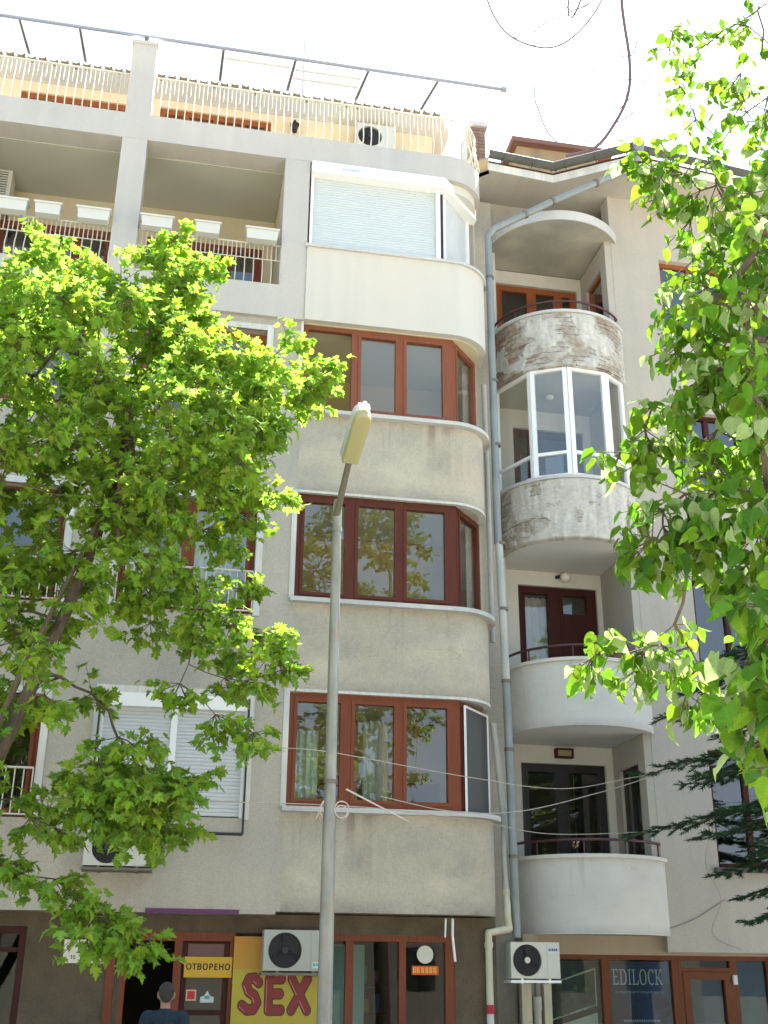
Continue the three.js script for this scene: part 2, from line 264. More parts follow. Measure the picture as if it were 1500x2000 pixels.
// rounded bay: glazing
for (let i = 1; i <= 3; i++) {
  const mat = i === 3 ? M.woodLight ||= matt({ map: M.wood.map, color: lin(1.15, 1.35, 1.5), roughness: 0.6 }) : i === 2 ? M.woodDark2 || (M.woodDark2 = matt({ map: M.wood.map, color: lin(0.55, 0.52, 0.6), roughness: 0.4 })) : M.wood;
  const y0 = S[i] + 0.004, y1 = HD[i] - 0.004;
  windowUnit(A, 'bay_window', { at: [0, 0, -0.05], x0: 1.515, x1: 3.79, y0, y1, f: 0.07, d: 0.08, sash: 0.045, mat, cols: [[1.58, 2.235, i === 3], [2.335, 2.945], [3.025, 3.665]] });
  const dx = 0.50, dz = -0.60, L = Math.hypot(dx, dz);
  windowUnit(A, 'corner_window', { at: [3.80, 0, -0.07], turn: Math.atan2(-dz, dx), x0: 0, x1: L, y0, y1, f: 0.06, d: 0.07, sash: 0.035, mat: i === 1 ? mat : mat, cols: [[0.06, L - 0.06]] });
  if (i === 1) {
    const fs = sub('fly_screen', A, [3.83, 0, -0.045], Math.atan2(-dz, dx)); mesh('screen_frame', [bx(0, 0.03, y0, y1 - 0.06, 0.02, 0.04), bx(L - 0.06, L - 0.03, y0, y1 - 0.06, 0.02, 0.04), bx(0.03, L - 0.06, y1 - 0.09, y1 - 0.06, 0.02, 0.04)], M.pvc, fs);
    mesh('screen_mesh', bx(0.03, L - 0.06, y0, y1 - 0.09, 0.027, 0.03), M.screen, fs);
  }
  // inner wall: balcony door and window
  windowUnit(A, 'inner_door', { at: [0, 0, -1.69], x0: 1.75, x1: 3.9, y0: PB[i] + 0.3, y1: S[i] + 0.62, f: 0.12, d: 0.02, mat: M.wood, cols: [[1.9, 2.45], [2.65, 3.15], [3.3, 3.75]], glass: M.glassBlue });
}
curtain(A, 1.6, 1.95, S[1] + 0.02, 4.72, -0.35, M.curtainGreen, 4);
curtain(A, 2.6, 2.95, S[1] + 0.02, 4.95, -0.7, M.curtainGreen, 4);
// upper storey: band, pillars, loggias, white parapet with roller shutters
mesh('upper_wall', [wallXY(rect(-9, 1.495, 10.722, 11.28), [], -0.3, 0.06), bx(-1.41, -1.035, 11.28, 13.62, -0.3, 0.06), bx(1.105, 1.495, 11.28, 13.62, -0.3, 0.06), bx(-9, -3.8, 11.28, 13.62, -0.3, 0.06)], M.plasterUpper, A);
mesh('bay_panel', plan(band(0.085, 0.3, 1.497, -0.8), 10.722, 12.0, 0.5), M.insulation, A, 'smooth white panel below the roller shutters');
mesh('window_sill', plan(band(0.125, 0.4, 1.47, -0.72), 12.0, 12.045, 0.5), M.sill, A);
mesh('terrace_slab', plan([[-9, 0.062], ...bay(0.062, -8.9, -2.5).slice(1), [-9, -2.5]], 13.622, 14.1, 0.5), M.plasterUpper, A);
mesh('bay_lintel', plan([...bay(-0.02, 1.505, -0.8), [1.505, -0.8]], 13.45, 13.618), M.insulation, A);
mesh('bay_wall', [bx(1.505, 4.09, 12.05, 13.6, -0.75, -0.6), bx(4.10, 4.36, 10.74, 13.6, -0.85, -0.70)], M.insulation, A);
mesh('loggia_wall', [wallXY(rect(-9, 1.1, 11.0, 13.615), [[-0.96, 0.9, 11.22, 12.98], [-3.33, -1.52, 11.22, 12.98]], -1.75, -1.6), bx(1.105, 1.3, 11.0, 13.615, -1.6, -0.305), bx(-9, 1.1, 10.98, 11.2, -1.6, -0.31)], M.loggiaWall ||= std({ map: M.yellowWall.map, color: lin(0.72, 0.74, 0.74), roughness: 0.95 }), A);
mesh('loggia_ceiling', bx(-9, 1.1, 13.60, 13.618, -1.6, -0.31), M.soffit, A);
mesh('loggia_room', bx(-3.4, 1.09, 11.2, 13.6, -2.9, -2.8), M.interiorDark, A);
for (const [a, b] of [[-0.98, 0.92], [-3.35, -1.5]]) windowUnit(A, 'loggia_door', { at: [0, 0, -1.565], x0: a, x1: b, y0: 11.22, y1: 13.0, mat: M.wood, f: 0.09, d: 0.012, sash: 0.04, cols: [[a + 0.09, a + (b - a) * 0.36], [a + (b - a) * 0.36 + 0.1, a + (b - a) * 0.66], [a + (b - a) * 0.66 + 0.1, b - 0.09]] });
// roller shutters
function shutter(parent, x0, x1, y0, y1, z, mat, at, turn) {
  const g = sub('roller_shutter', parent, at || [0, 0, 0], turn || 0), h = 0.046, n = Math.round((y1 - y0) / h);
  const sg = new THREE.CylinderGeometry(0.026, 0.026, x1 - x0, 7, 1, false, -0.2 - Math.PI / 2 + 0.5, Math.PI); sg.rotateZ(Math.PI / 2); sg.scale(1, 0.92, 0.42);
  const body = uvM(sg);
  for (let i = 0; i < n; i++) { const m = shared('slat', body, mat, g); m.position.set((x0 + x1) / 2, y0 + (i + 0.5) * (y1 - y0) / n, z); }
  mesh('backing', bx(x0, x1, y0, y1, z - 0.03, z - 0.008), mat, g);
  return g;
}
{
  const s1 = shutter(A, 1.57, 3.53, 12.05, 13.42, -0.03, M.slat);
  for (const q of [bx(1.525, 1.568, 12.05, 13.42, -0.05, 0.03), bx(3.532, 3.60, 12.05, 13.42, -0.05, 0.03)]) mesh('guide_rail', q, M.whitePaint, s1);
  const dx = 0.56, dz = -0.62, L = Math.hypot(dx, dz);
  const s2 = shutter(A, 0.04, L - 0.05, 12.05, 13.42, -0.02, M.slat, [3.66, 0, -0.02], Math.atan2(-dz, dx));
  for (const q of [bx(0, 0.039, 12.05, 13.42, -0.04, 0.02), bx(L - 0.049, L + 0.03, 12.05, 13.42, -0.04, 0.02)]) mesh('guide_rail', q, M.whitePaint, s2);
  mesh('corner_post', bx(3.602, 3.655, 12.05, 13.42, -0.08, -0.02), M.darkMetal, A);
  const bxs = sub('shutter_box', A);
  mesh('box_cover', plan([[1.52, 0.155], [3.66, 0.155], [4.36, -0.56], [4.36, -0.75], [4.2, -0.75], [3.55, -0.04], [1.52, -0.04]], 13.375, 13.575, 0.0), M.whitePaint, bxs);
  print('printed_mark', 1.98, 2.28, 13.45, 13.505, 0.1575, canvasMat(128, 24, (c) => { c.fillStyle = '#f2f6f8'; c.fillRect(0, 0, 128, 24); c.fillStyle = '#5f9fd0'; for (const [x, w] of [[6, 12], [21, 9], [33, 5], [41, 12], [56, 10], [69, 13], [85, 7], [95, 12], [110, 10]]) c.fillRect(x, 6, w, 13); }), bxs);
}
// left windows, floors one to three
for (let i = 1; i <= 3; i++) {
  const [a, b] = [openings[(i - 1) * 2], openings[(i - 1) * 2 + 1]];
  const frame = (o) => [bx(o[0] - 0.09, o[0], o[2] - 0.02, o[3] + 0.09, -0.02, 0.022), bx(o[1], o[1] + 0.09, o[2] - 0.02, o[3] + 0.09, -0.02, 0.022), bx(o[0], o[1], o[3], o[3] + 0.09, -0.02, 0.022)];
  mesh('white_surround', frame(a), M.whiteTrim, A); mesh('white_surround', frame(b), M.whiteTrim, A);
  const m = (o, gl) => windowUnit(A, 'window', { at: [0, 0, -0.14], x0: o[0], x1: o[1], y0: o[2], y1: o[3], mat: i === 3 ? M.woodOrange : M.wood, f: 0.07, d: 0.07, sash: 0.05, glass: gl, cols: [[o[0] + 0.07, o[0] + (o[1] - o[0]) * 0.48], [o[0] + (o[1] - o[0]) * 0.48 + 0.08, o[1] - 0.07]] });
  if (i > 1) m(a, M.glass); m(b, M.glass);
  if (i === 2) curtain(A, a[0], a[1], a[2], a[3], -0.5, M.curtain, 14);
  const rails = i === 1 ? [b] : [a, b];
  for (const o of rails) railing(A, [[o[0] + 0.02, 0.05], [o[1] - 0.02, 0.05]], o[2] + 0.03, o[2] + 0.58, { gap: 0.105, belly: 0, mat: i === 3 ? M.greyMetal : M.railWhite, name: 'window_railing', r: 0.009 });
}
{ // floor one: white roller shutters in their box, dark frame round them
  const o = openings[0], mid = (o[0] + o[1]) / 2;
  const box = sub('shutter_box', A); mesh('box_cover', bx(o[0], o[1], o[3] - 0.17, o[3], -0.12, 0.03), M.whitePaint, box);
  for (const [x0, x1] of [[o[0] + 0.03, mid - 0.04], [mid + 0.04, o[1] - 0.03]]) shutter(A, x0, x1, o[2] + 0.02, o[3] - 0.17, -0.06, M.slatWarm);
  for (const [x0, x1] of [[o[0], o[0] + 0.03], [mid - 0.04, mid + 0.04], [o[1] - 0.03, o[1]]]) mesh('guide_rail', bx(x0, x1, o[2], o[3] - 0.17, -0.1, -0.02), M.pvc, A);
  mesh('metal_frame', [pipe([[-0.86, 3.32, 0.07], [-0.86, 5.0, 0.07]], 0.014), pipe([[0.99, 3.32, 0.07], [0.99, 5.0, 0.07]], 0.014), pipe([[-0.86, 3.32, 0.07], [0.99, 3.32, 0.07]], 0.018)], M.darkMetal, A);
}

// a railing along a ground line, with bellied or straight bars
function railing(parent, path, y0, y1, o) {
  const g = sub(o.name || 'railing', parent), mat = o.mat || M.railWhite, r = o.r || 0.0092, H = y1 - y0, bl = o.belly ?? 0.085;
  const pts = path.map(([x, z]) => V(x, 0, z)), lens = [0]; for (let i = 1; i < pts.length; i++) lens.push(lens[i - 1] + pts[i].distanceTo(pts[i - 1]));
  const total = lens[lens.length - 1], n = Math.max(2, Math.round(total / o.gap));
  const at = (s) => { let i = 1; while (i < pts.length - 1 && lens[i] < s) i++; const t = (s - lens[i - 1]) / (lens[i] - lens[i - 1]), p = pts[i - 1].clone().lerp(pts[i], t), d = pts[i].clone().sub(pts[i - 1]).normalize(); return [p, d]; };
  const long = bl ? new THREE.TubeGeometry(new THREE.CatmullRomCurve3([V(0, 0, 0), V(0, H * 0.07, bl * 0.55), V(0, H * 0.2, bl), V(0, H * 0.38, bl * 0.55), V(0, H * 0.55, 0.01), V(0, H * 0.75, -0.006), V(0, H, 0)]), 14, r, 5) : seg(V(0, 0, 0), V(0, H, 0), r, r, 6);
  const short = bl ? new THREE.TubeGeometry(new THREE.CatmullRomCurve3([V(0, H * 0.62, 0.0), V(0, H * 0.66, 0.02), V(0, H * 0.8, 0), V(0, H, 0)]), 6, r * 0.9, 5) : null;
  for (let i = 0; i <= n; i++) {
    const [p, d] = at(Math.min(total, Math.max(0, total * i / n))), b = shared('baluster', long, mat, g); b.position.set(p.x, y0, p.z); b.rotation.y = Math.atan2(-d.z, d.x);
    if (short && i < n) { const [q] = at(total * (i + 0.5) / n), s = shared('baluster', short, mat, g); s.position.set(q.x, y0, q.z); s.rotation.y = b.rotation.y; }
  }
  const line = (y, rad) => { const gs = []; for (let i = 0; i + 1 < pts.length; i++) gs.push(seg(V(pts[i].x, y, pts[i].z), V(pts[i + 1].x, y, pts[i + 1].z), rad, rad, 6)); return merge(gs); };
  mesh('top_rail', line(y1, r * 1.7), mat, g); mesh('bottom_rail', line(y0, r * 1.3), mat, g);
  if (o.mid) mesh('middle_rail', line(y0 + H * 0.62, r), mat, g);
  return g;
}
railing(A, [[-1.03, 0.0], [1.1, 0.0]], 11.30, 12.0, { gap: 0.135, mid: 1 });
railing(A, [[-3.8, 0.0], [-1.41, 0.0]], 11.30, 12.0, { gap: 0.135, mid: 1 });
railing(A, [[-1.03, 0.01], [3.75, 0.01], ...arc(3.75, -0.6, 0.61, 84, 0, 14), [4.36, -1.2]], 14.12, 14.9, { gap: 0.13, belly: 0.06 });
railing(A, [[-4.2, 0.01], [-1.41, 0.01]], 14.12, 14.9, { gap: 0.13, belly: 0.06 });
mesh('terrace_pillar', [bx(-1.41, -1.035, 14.1, 15.5, -0.32, 0.06), bx(-1.43, -1.015, 15.5, 15.56, -0.34, 0.08)], M.plasterUpper, A);
// penthouse, its roof edge of tiles, awning frame
mesh('penthouse_wall', wallXY(rect(-9, 3.9, 14.1, 16.015), [[-3.35, -1.5, 14.9, 15.8], [-1.02, 0.95, 14.6, 15.85]], -1.95, -1.72), M.yellowWall, A);
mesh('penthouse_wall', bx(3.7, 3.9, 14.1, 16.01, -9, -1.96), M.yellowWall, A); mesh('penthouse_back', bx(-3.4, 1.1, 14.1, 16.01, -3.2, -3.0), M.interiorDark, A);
for (const [a, b, y0, y1] of [[-3.35, -1.5, 14.9, 15.8], [-1.02, 0.95, 14.6, 15.85]]) windowUnit(A, 'penthouse_window', { at: [0, 0, -1.76], x0: a, x1: b, y0, y1, mat: M.woodOrange, f: 0.11, d: 0.06, cols: [0, 1, 2, 3].map((k) => { const w = (b - a) / 4; return [a + k * w + (k ? 0.035 : 0.11), a + (k + 1) * w - (k === 3 ? 0.11 : 0.035)]; }) });
mesh('roof', [plan([[-9, -1.25], [4.0, -1.25], [4.2, -1.6], [4.2, -9], [-9, -9]], 16.02, 16.10)], M.soffitWhite, A);
{
  const g = new THREE.CylinderGeometry(0.07, 0.062, 0.5, 7, 1, true, -Math.PI / 2, Math.PI); g.rotateX(Math.PI / 2 + 0.12); const u = uvM(g);
  const tiles = sub('tile_row', A);
  for (let i = 0; i < 48; i++) { const t = shared('tile', u, M.tileBrown, tiles); t.position.set(-4.6 + i * 0.18, 16.10 + rr(-0.008, 0.008), -1.36 + rr(-0.02, 0.02)); t.rotation.y = rr(-0.04, 0.04); }
}
{
  const f = sub('awning_frame', A);
  mesh('front_beam', [bx(-4.5, 4.78, 15.69, 15.725, -0.01, 0.035), bx(4.70, 4.79, 15.68, 15.735, -0.02, 0.05)], M.beamBlue, f);
  for (const x of [-3.2, -2.27, -1.22, 0.01, 1.19, 2.41, 3.6]) mesh('rafter', seg(V(x, 15.70, -0.02), V(x - 0.02, 16.16, -1.22), 0.024, 0.03, 4), M.greyMetal, f);
  mesh('post', bx(-1.25, -1.19, 15.56, 15.68, -0.05, 0.03), M.greyMetal, f);
  for (const [x0, x1, y, z] of [[0.05, 1.12, 15.82, -0.35], [1.22, 2.34, 15.84, -0.4], [1.22, 2.34, 15.98, -0.75]]) mesh('cross_bar', bx(x0, x1, y, y + 0.03, z, z + 0.03), M.railWhite, f);
  for (const x of [0.52, -3.42, 3.95, 4.25]) mesh('upright', seg(V(x, x > 1 ? 14.9 : 15.86, -0.6), V(x, x > 1 ? 15.6 : 16.2, -0.6), 0.014, 0.014, 6), M.railWhite, f);
}
mesh('end_post', bx(4.24, 4.33, 14.1, 15.3, -1.0, -0.9), M.whiteTrim, A);

// shop front under the overhang
mesh('shop_wall', [bx(-9, -2.6, 0, 2.42, -0.42, -0.3), bx(-1.45, -0.5, 0, 2.42, -0.42, -0.3), bx(3.74, 4.28, 0, 2.42, -0.95, -0.3), bx(-2.6, -1.45, 2.24, 2.42, -0.42, -0.3), bx(-0.5, 3.74, 2.2, 2.42, -0.42, -0.3), bx(-2.6, -1.45, 0, 0.7, -0.42, -0.3), bx(2.08, 3.74, 0, 0.5, -0.42, -0.3)], M.stone, A);
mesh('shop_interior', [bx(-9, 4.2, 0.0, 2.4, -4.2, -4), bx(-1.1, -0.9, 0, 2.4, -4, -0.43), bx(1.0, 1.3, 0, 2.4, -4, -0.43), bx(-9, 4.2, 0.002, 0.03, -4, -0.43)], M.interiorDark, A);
windowUnit(A, 'shop_window', { at: [0, 0, -0.31], x0: -2.6, x1: -1.45, y0: 0.7, y1: 2.24, mat: M.woodDark, f: 0.08, d: 0.08, glass: M.glassShop, cols: [[-2.52, -1.53]], transom: 1.98 });
windowUnit(A, 'shop_window', { at: [0, 0, -0.31], x0: 2.08, x1: 3.74, y0: 0.5, y1: 2.2, mat: M.wood, f: 0.075, d: 0.08, glass: M.glassShop, cols: [[2.14, 2.36], [2.46, 3.03], [3.12, 3.62]] });
{
  const d = sub('shop_door', A);
  mesh('frame', [bx(-0.5, -0.40, 0, 2.2, -0.4, -0.28), bx(-0.34, -0.27, 0, 2.2, -0.4, -0.28), bx(-0.5, 1.0, 2.1, 2.2, -0.4, -0.28), bx(-0.4, -0.34, 1.98, 2.1, -0.4, -0.28), bx(-0.4, -0.34, 0, 0.5, -0.4, -0.28), bx(0.28, 0.37, 0, 2.1, -0.4, -0.28), bx(0.94, 1.0, 0, 2.1, -0.4, -0.28)], M.wood, d);
  mesh('pane', bx(-0.4, -0.34, 0.5, 1.98, -0.35, -0.345), M.glassShop, d);
  mesh('door_leaf', [bx(0.372, 0.44, 0.02, 2.09, -0.36, -0.31), bx(0.87, 0.938, 0.02, 2.09, -0.36, -0.31), bx(0.44, 0.87, 1.93, 2.09, -0.36, -0.31), bx(0.44, 0.87, 1.28, 1.34, -0.36, -0.31), bx(0.44, 0.87, 0.02, 0.8, -0.36, -0.31)], M.woodDark, d);
  shared('pane', bx(0.44, 0.87, 1.34, 1.93, -0.34, -0.335), M.glassShop, d); shared('pane', bx(0.44, 0.87, 0.8, 1.28, -0.34, -0.335), M.glassShop, d);
  mesh('fascia', bx(0.44, 0.87, 1.93, 2.07, -0.309, -0.3), std({ color: lin(0.16, 0.09, 0.08) }), d);
  mesh('door_back', bx(0.372, 0.938, 0.02, 2.09, -0.5, -0.44), std({ color: lin(0.10, 0.03, 0.04) }), d, 'dark red board behind the door glass');
}
{ // shelves and counter seen through the shop glass
  const s = sub('shop_shelf', A); mesh('board', [0.9, 1.25, 1.6].map((y) => bx(2.2, 3.2, y, y + 0.03, -2.2, -1.9)), M.woodDark, s);
  const cols = [[0.1, 0.22, 0.2], [0.3, 0.12, 0.2], [0.35, 0.3, 0.1], [0.1, 0.12, 0.3]].map((c) => std({ color: lin(...c) }));
  for (let i = 0; i < 18; i++) mesh('package', bx(0, rr(0.06, 0.1), 0, rr(0.14, 0.26), 0, 0.08), cols[i % 4], s).position.set(2.22 + (i % 6) * 0.16, [0.93, 1.28, 1.63][Math.floor(i / 6)], -2.05);
  mesh('wall_panel', bx(2.1, 2.7, 0.5, 2.1, -0.95, -0.9), std({ color: lin(0.32, 0.45, 0.42) }), A);
}

// pipes in the corner between the two buildings
mesh('drainpipe', [pipe([[4.47, 10.4, -0.78], [4.5, 8.9, -0.82], [4.5, 6.2, -0.8]], 0.04), pipe([[4.44, 5.0, -0.7], [4.53, 3.72, -0.6], [4.5, 3.3, -0.55], [4.5, 2.72, -0.5]], 0.045)], M.zincPale, A);
mesh('drainpipe', [pipe([[4.5, 2.72, -0.5], [4.44, 2.45, -0.3], [4.46, 2.30, -0.3], [4.16, 2.24, -0.22], [4.16, 1.3, -0.22]], 0.045), new THREE.CylinderGeometry(0.056, 0.056, 0.1, 12).translate(4.5, 2.74, -0.5), new THREE.CylinderGeometry(0.056, 0.056, 0.06, 12).translate(4.16, 2.1, -0.22)], M.pipeCream, A);
mesh('drainpipe', pipe([[4.16, 1.3, -0.22], [4.16, 0, -0.22]], 0.045), M.balconyWhite, A);
mesh('pipe_band', new THREE.CylinderGeometry(0.052, 0.052, 0.1, 12).translate(4.16, 1.36, -0.22), std({ color: lin(0.4, 0.03, 0.05) }), A);
mesh('drain_hose', [pipe([[3.67, 2.4, -0.1], [3.67, 2.2, -0.12], [3.70, 1.9, -0.12]], 0.016), pipe([[3.58, 2.4, -0.1], [3.58, 2.18, -0.14]], 0.012)], M.whitePaint, A);
mesh('wall_strip', bx(4.352, 4.86, 0, 14.4, -1.8, -1.35), M.plaster, A);

// ================================================================ RIGHT BUILDING
const B = thing('apartment_building', 'beige block on the right with stacked round balconies under an angular eave', 'building');
const BC = [6.0, -1.6], BR = 1.15;
const balc = (r, a0, a1, n = 30) => arc(BC[0], BC[1], r, a0, a1, n);
const LV = [[2.27, 3.27], [5.01, 5.98], [7.82, 8.83], [10.74, 11.77]];
const rWin = [[7.72, 8.9, 3.17, 4.82], [7.74, 8.9, 6.05, 7.45], [7.74, 8.9, 8.95, 10.35], [7.72, 8.9, 11.9, 13.3]];
mesh('wall', wallXY([[6.86, 2.06], [14, 2.06], [14, 14.5], [6.86, 14.5]], rWin, -1.2, -0.9), M.plasterRight, B);
mesh('wall', wallXY(rect(4.862, 6.858, 13.7, 14.5), [], -1.75, -1.5), M.plasterRight, B);
mesh('side_wall', [bx(4.86, 4.98, 0, 13.54, -2.4, -1.6), bx(13.8, 14, 0, 14.5, -9, -1.2)], M.balconyWhite, B);
mesh('back_wall', bx(4.86, 14, 0, 14.5, -9.2, -9), M.plasterRight, B);
mesh('floor_slab', [2.3, 5.06, 7.88, 10.8].map((y) => bx(6.9, 13.8, y, y + 0.25, -9, -1.21)), M.ceiling, B);
mesh('room_wall', [bx(6.9, 13.8, 2.3, 14.4, -4.2, -4), bx(9.6, 9.8, 2.3, 14.4, -4, -1.21)], M.interiorDark, B);
// loggia right side wall with a narrow window at levels 0 and 3
{
  const zy = [];
  const holes = [[2.62, 4.62], [11.86, 13.12]];
  const s = new THREE.Shape([[-2.4, 2.27], [-0.905, 2.27], [-0.905, 13.54], [-2.4, 13.54]].map(([z, y]) => new THREE.Vector2(-z, y)));
  for (const [y0, y1] of holes) s.holes.push(new THREE.Path([[1.15, y0], [1.15, y1], [1.85, y1], [1.85, y0]].map(([a, y]) => new THREE.Vector2(a, y))));
  const g = new THREE.ExtrudeGeometry(s, { depth: 0.12, bevelEnabled: false }); g.rotateY(Math.PI / 2); g.translate(6.74, 0, 0); mesh('loggia_side_wall', g, M.plasterRight, B);
  holes.forEach(([y0, y1], i) => windowUnit(B, 'side_window', { at: [6.79, 0, -1.5], turn: -Math.PI / 2, x0: -0.35, x1: 0.35, y0, y1, mat: i ? M.woodOrange : M.blackFrame, f: 0.06, d: 0.05, cols: [[-0.29, 0.29]] }));
}
mesh('loggia_back_wall', wallXY(rect(4.98, 6.74, 2.27, 13.54), [[5.27, 6.62, 2.45, 4.74], [5.33, 6.66, 5.15, 7.58], [5.35, 6.6, 8.0, 10.4], [5.12, 6.66, 10.9, 13.28]], -2.35, -2.1), M.balconyWhite, B);
const doorSets = [[5.27, 6.62, 2.45, 4.74, M.blackFrame, [[5.36, 5.86], [6.0, 6.53]]], [5.33, 6.66, 5.15, 7.58, M.woodDark, [[5.42, 5.86], [6.06, 6.52]]], [5.35, 6.6, 8.0, 10.4, M.woodDark, [[5.44, 5.66], [5.8, 6.5]]], [5.12, 6.66, 10.9, 13.28, M.woodOrange, [[5.22, 5.75], [5.86, 6.26], [6.36, 6.57]]]];
for (const [x0, x1, y0, y1, mat, cols] of doorSets) windowUnit(B, 'balcony_door', { at: [0, 0, -2.16], x0, x1, y0, y1, mat, f: 0.09, d: 0.07, sash: 0.03, cols });
mesh('door_panel', bx(6.06, 6.52, 5.2, 7.15, -2.2, -2.158), M.woodDark, B);
curtain(B, 5.4, 5.95, 5.2, 7.5, -2.5, M.curtain, 6);
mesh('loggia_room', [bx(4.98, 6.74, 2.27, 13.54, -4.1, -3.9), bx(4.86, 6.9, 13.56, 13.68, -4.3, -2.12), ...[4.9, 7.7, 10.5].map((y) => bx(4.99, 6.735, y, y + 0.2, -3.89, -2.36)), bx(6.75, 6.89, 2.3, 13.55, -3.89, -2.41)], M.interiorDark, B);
// curved balconies
M.balconyRender = std({ map: tex([1024, 512], (u, v) => {
  const blot = fbm(u, v, 9, 4, 601, 5) - 0.5, wide = fbm(u, v, 3, 2, 605, 4) - 0.5, g = vnoise(u, v, 400, 120, 609) - 0.5, s1 = fbm(u, v, 60, 2, 613, 3), s0 = fbm(u, v, 10, 1, 617, 3), run = Math.max(0, s1 * 0.6 + s0 * 0.8 - 0.74) * Math.pow(v, 1.3) * 1.5, foot = Math.max(0, 0.13 - v) * (0.6 + 2.0 * fbm(u, v, 20, 3, 621, 3)), side = Math.max(0, 0.16 - u) * 1.5 * fbm(u, v, 12, 8, 631, 3);
  const w = 0.05 * (fbm(u, v, 10, 4, 641, 4) - 0.5), cr = Math.abs(fbm(u + w, v, 4, 3, 647, 3) - 0.5) < 0.0012 ? 0.8 : 1, k = (1 + 0.16 * blot + 0.16 * wide + 0.06 * g - run - foot - side) * cr;
  return [0.56 * k * (1 + 0.1 * run), 0.552 * k, 0.51 * k * (1 - 0.1 * run)];
}, [3.3, 0.97]), bumpMap: grainBump, bumpScale: 0.003, roughness: 0.95 });
LV.forEach(([y0, y1], i) => {
  const out = balc(BR, 37.4, 180), inn = balc(BR - 0.12, 42.8, 180).reverse(), b = sub('balcony', B);
  if (i < 3) mesh('slab', plan([...balc(BR - 0.02, 37.8, 180), [4.985, -2.1], [6.735, -2.1], [6.735, -0.915]], y0, y0 + 0.14, 0.4), i === 2 ? M.soffitWhite : M.soffitWhite, b);
  else mesh('slab', plan([...balc(BR - 0.02, 37.8, 180), [4.985, -2.1], [6.735, -2.1], [6.735, -0.915]], y0, y0 + 0.14, 0.4), M.soffit, b);
  shared('parapet', uvArc(plan([...out, ...inn], y0 + (i === 0 ? -0.01 : -0.006), y1 - 0.05, 0.4), y0), i === 3 ? (M.peeled ||= peeledMat(0.50, 7)) : i === 2 ? (M.peeledHalf ||= peeledMat(0.72, 9)) : M.balconyRender, b).userData = i === 3 ? { label: 'flaking grey parapet with bare brick showing' } : i === 2 ? { label: 'parapet with plaster gone on its left side' } : {};
  if (i > 1) shared('plaster_face', flakes(i === 3 ? 0.50 : 0.72, i === 3 ? 7 : 9, y0, y1 - 0.05), i === 3 ? M.peeled : M.peeledHalf, b);
  mesh('coping', plan([...balc(BR + 0.035, 36, 181), ...balc(BR - 0.15, 44, 181).reverse()], y1 - 0.05, y1, 0.4), i < 2 ? M.balconyWhite : M.sill, b);
  if (i !== 2) {
    const hr = balc(BR - 0.04, 40, 178, 24);
    mesh('handrail', [...hr.slice(1).map((p, k) => seg(V(hr[k][0], y1 + 0.19, hr[k][1]), V(p[0], y1 + 0.19, p[1]), 0.02, 0.02, 6)), ...[44, 80, 110, 145, 176].map((a) => { const [p] = balc(BR - 0.04, a, a, 1); return seg(V(p[0], y1, p[1]), V(p[0], y1 + 0.19, p[1]), 0.012, 0.012, 6); })], M.railDark, b);
  }
  if (i === 3) { // bare bricks where the plaster has fallen
    for (let row = 0; row < 11; row++) for (let k = 0; k < 9; k++) {
      const a = 176 - k * 11.6 - (row % 2) * 5.8, y = y0 + 0.04 + row * 0.078; if (y > y1 - 0.16) continue;
      const keep = 0.8 - k * 0.19 - Math.max(0, row - 6) * 0.06; if (rnd() > keep) continue;
      const g = new THREE.BoxGeometry(0.21, 0.062, 0.02, 3, 1, 1), p = g.attributes.position; for (let q = 0; q < p.count; q++) p.setZ(q, p.getZ(q) - (p.getX(q) ** 2) / (2 * BR));
      const [c] = balc(BR + rr(-0.004, 0.004), a, a, 1), m = shared('brick', uvM(g), M.brick[Math.floor(rnd() * 4)], b); m.position.set(c[0], y + 0.03, c[1]); m.rotation.y = Math.PI / 2 - a * Math.PI / 180;
    }
  }
});
function uvArc(g, y0) { const p = g.attributes.position, uv = new Float32Array(p.count * 2); for (let i = 0; i < p.count; i++) { uv[i * 2] = (Math.PI - Math.atan2(p.getZ(i) - BC[1], p.getX(i) - BC[0])) * BR; uv[i * 2 + 1] = p.getY(i) - y0; } g.setAttribute('uv', new THREE.BufferAttribute(uv, 2)); return g; }
function wornAt(worn, s) { return (u, v) => { const n = fbm(u, v, 9, 4, s, 6), left = Math.max(0, 1 - u / 0.42), m = n + 0.34 * left - worn, g = vnoise(u, v, 260, 110, s + 3) - 0.5, st = fbm(u, v, 50, 3, s + 8, 3) - 0.5, sp = fbm(u, v, 60, 30, s + 20, 3) - 0.5, w = 0.08 * (fbm(u, v, 12, 6, s + 40, 3) - 0.5), cr = Math.abs((((v + w) * 13) % 1) - 0.5) > 0.44 && fbm(u, v, 8, 13, s + 60, 2) > 0.52 && m > -0.02; return { m, g, st, sp, cr }; }; }
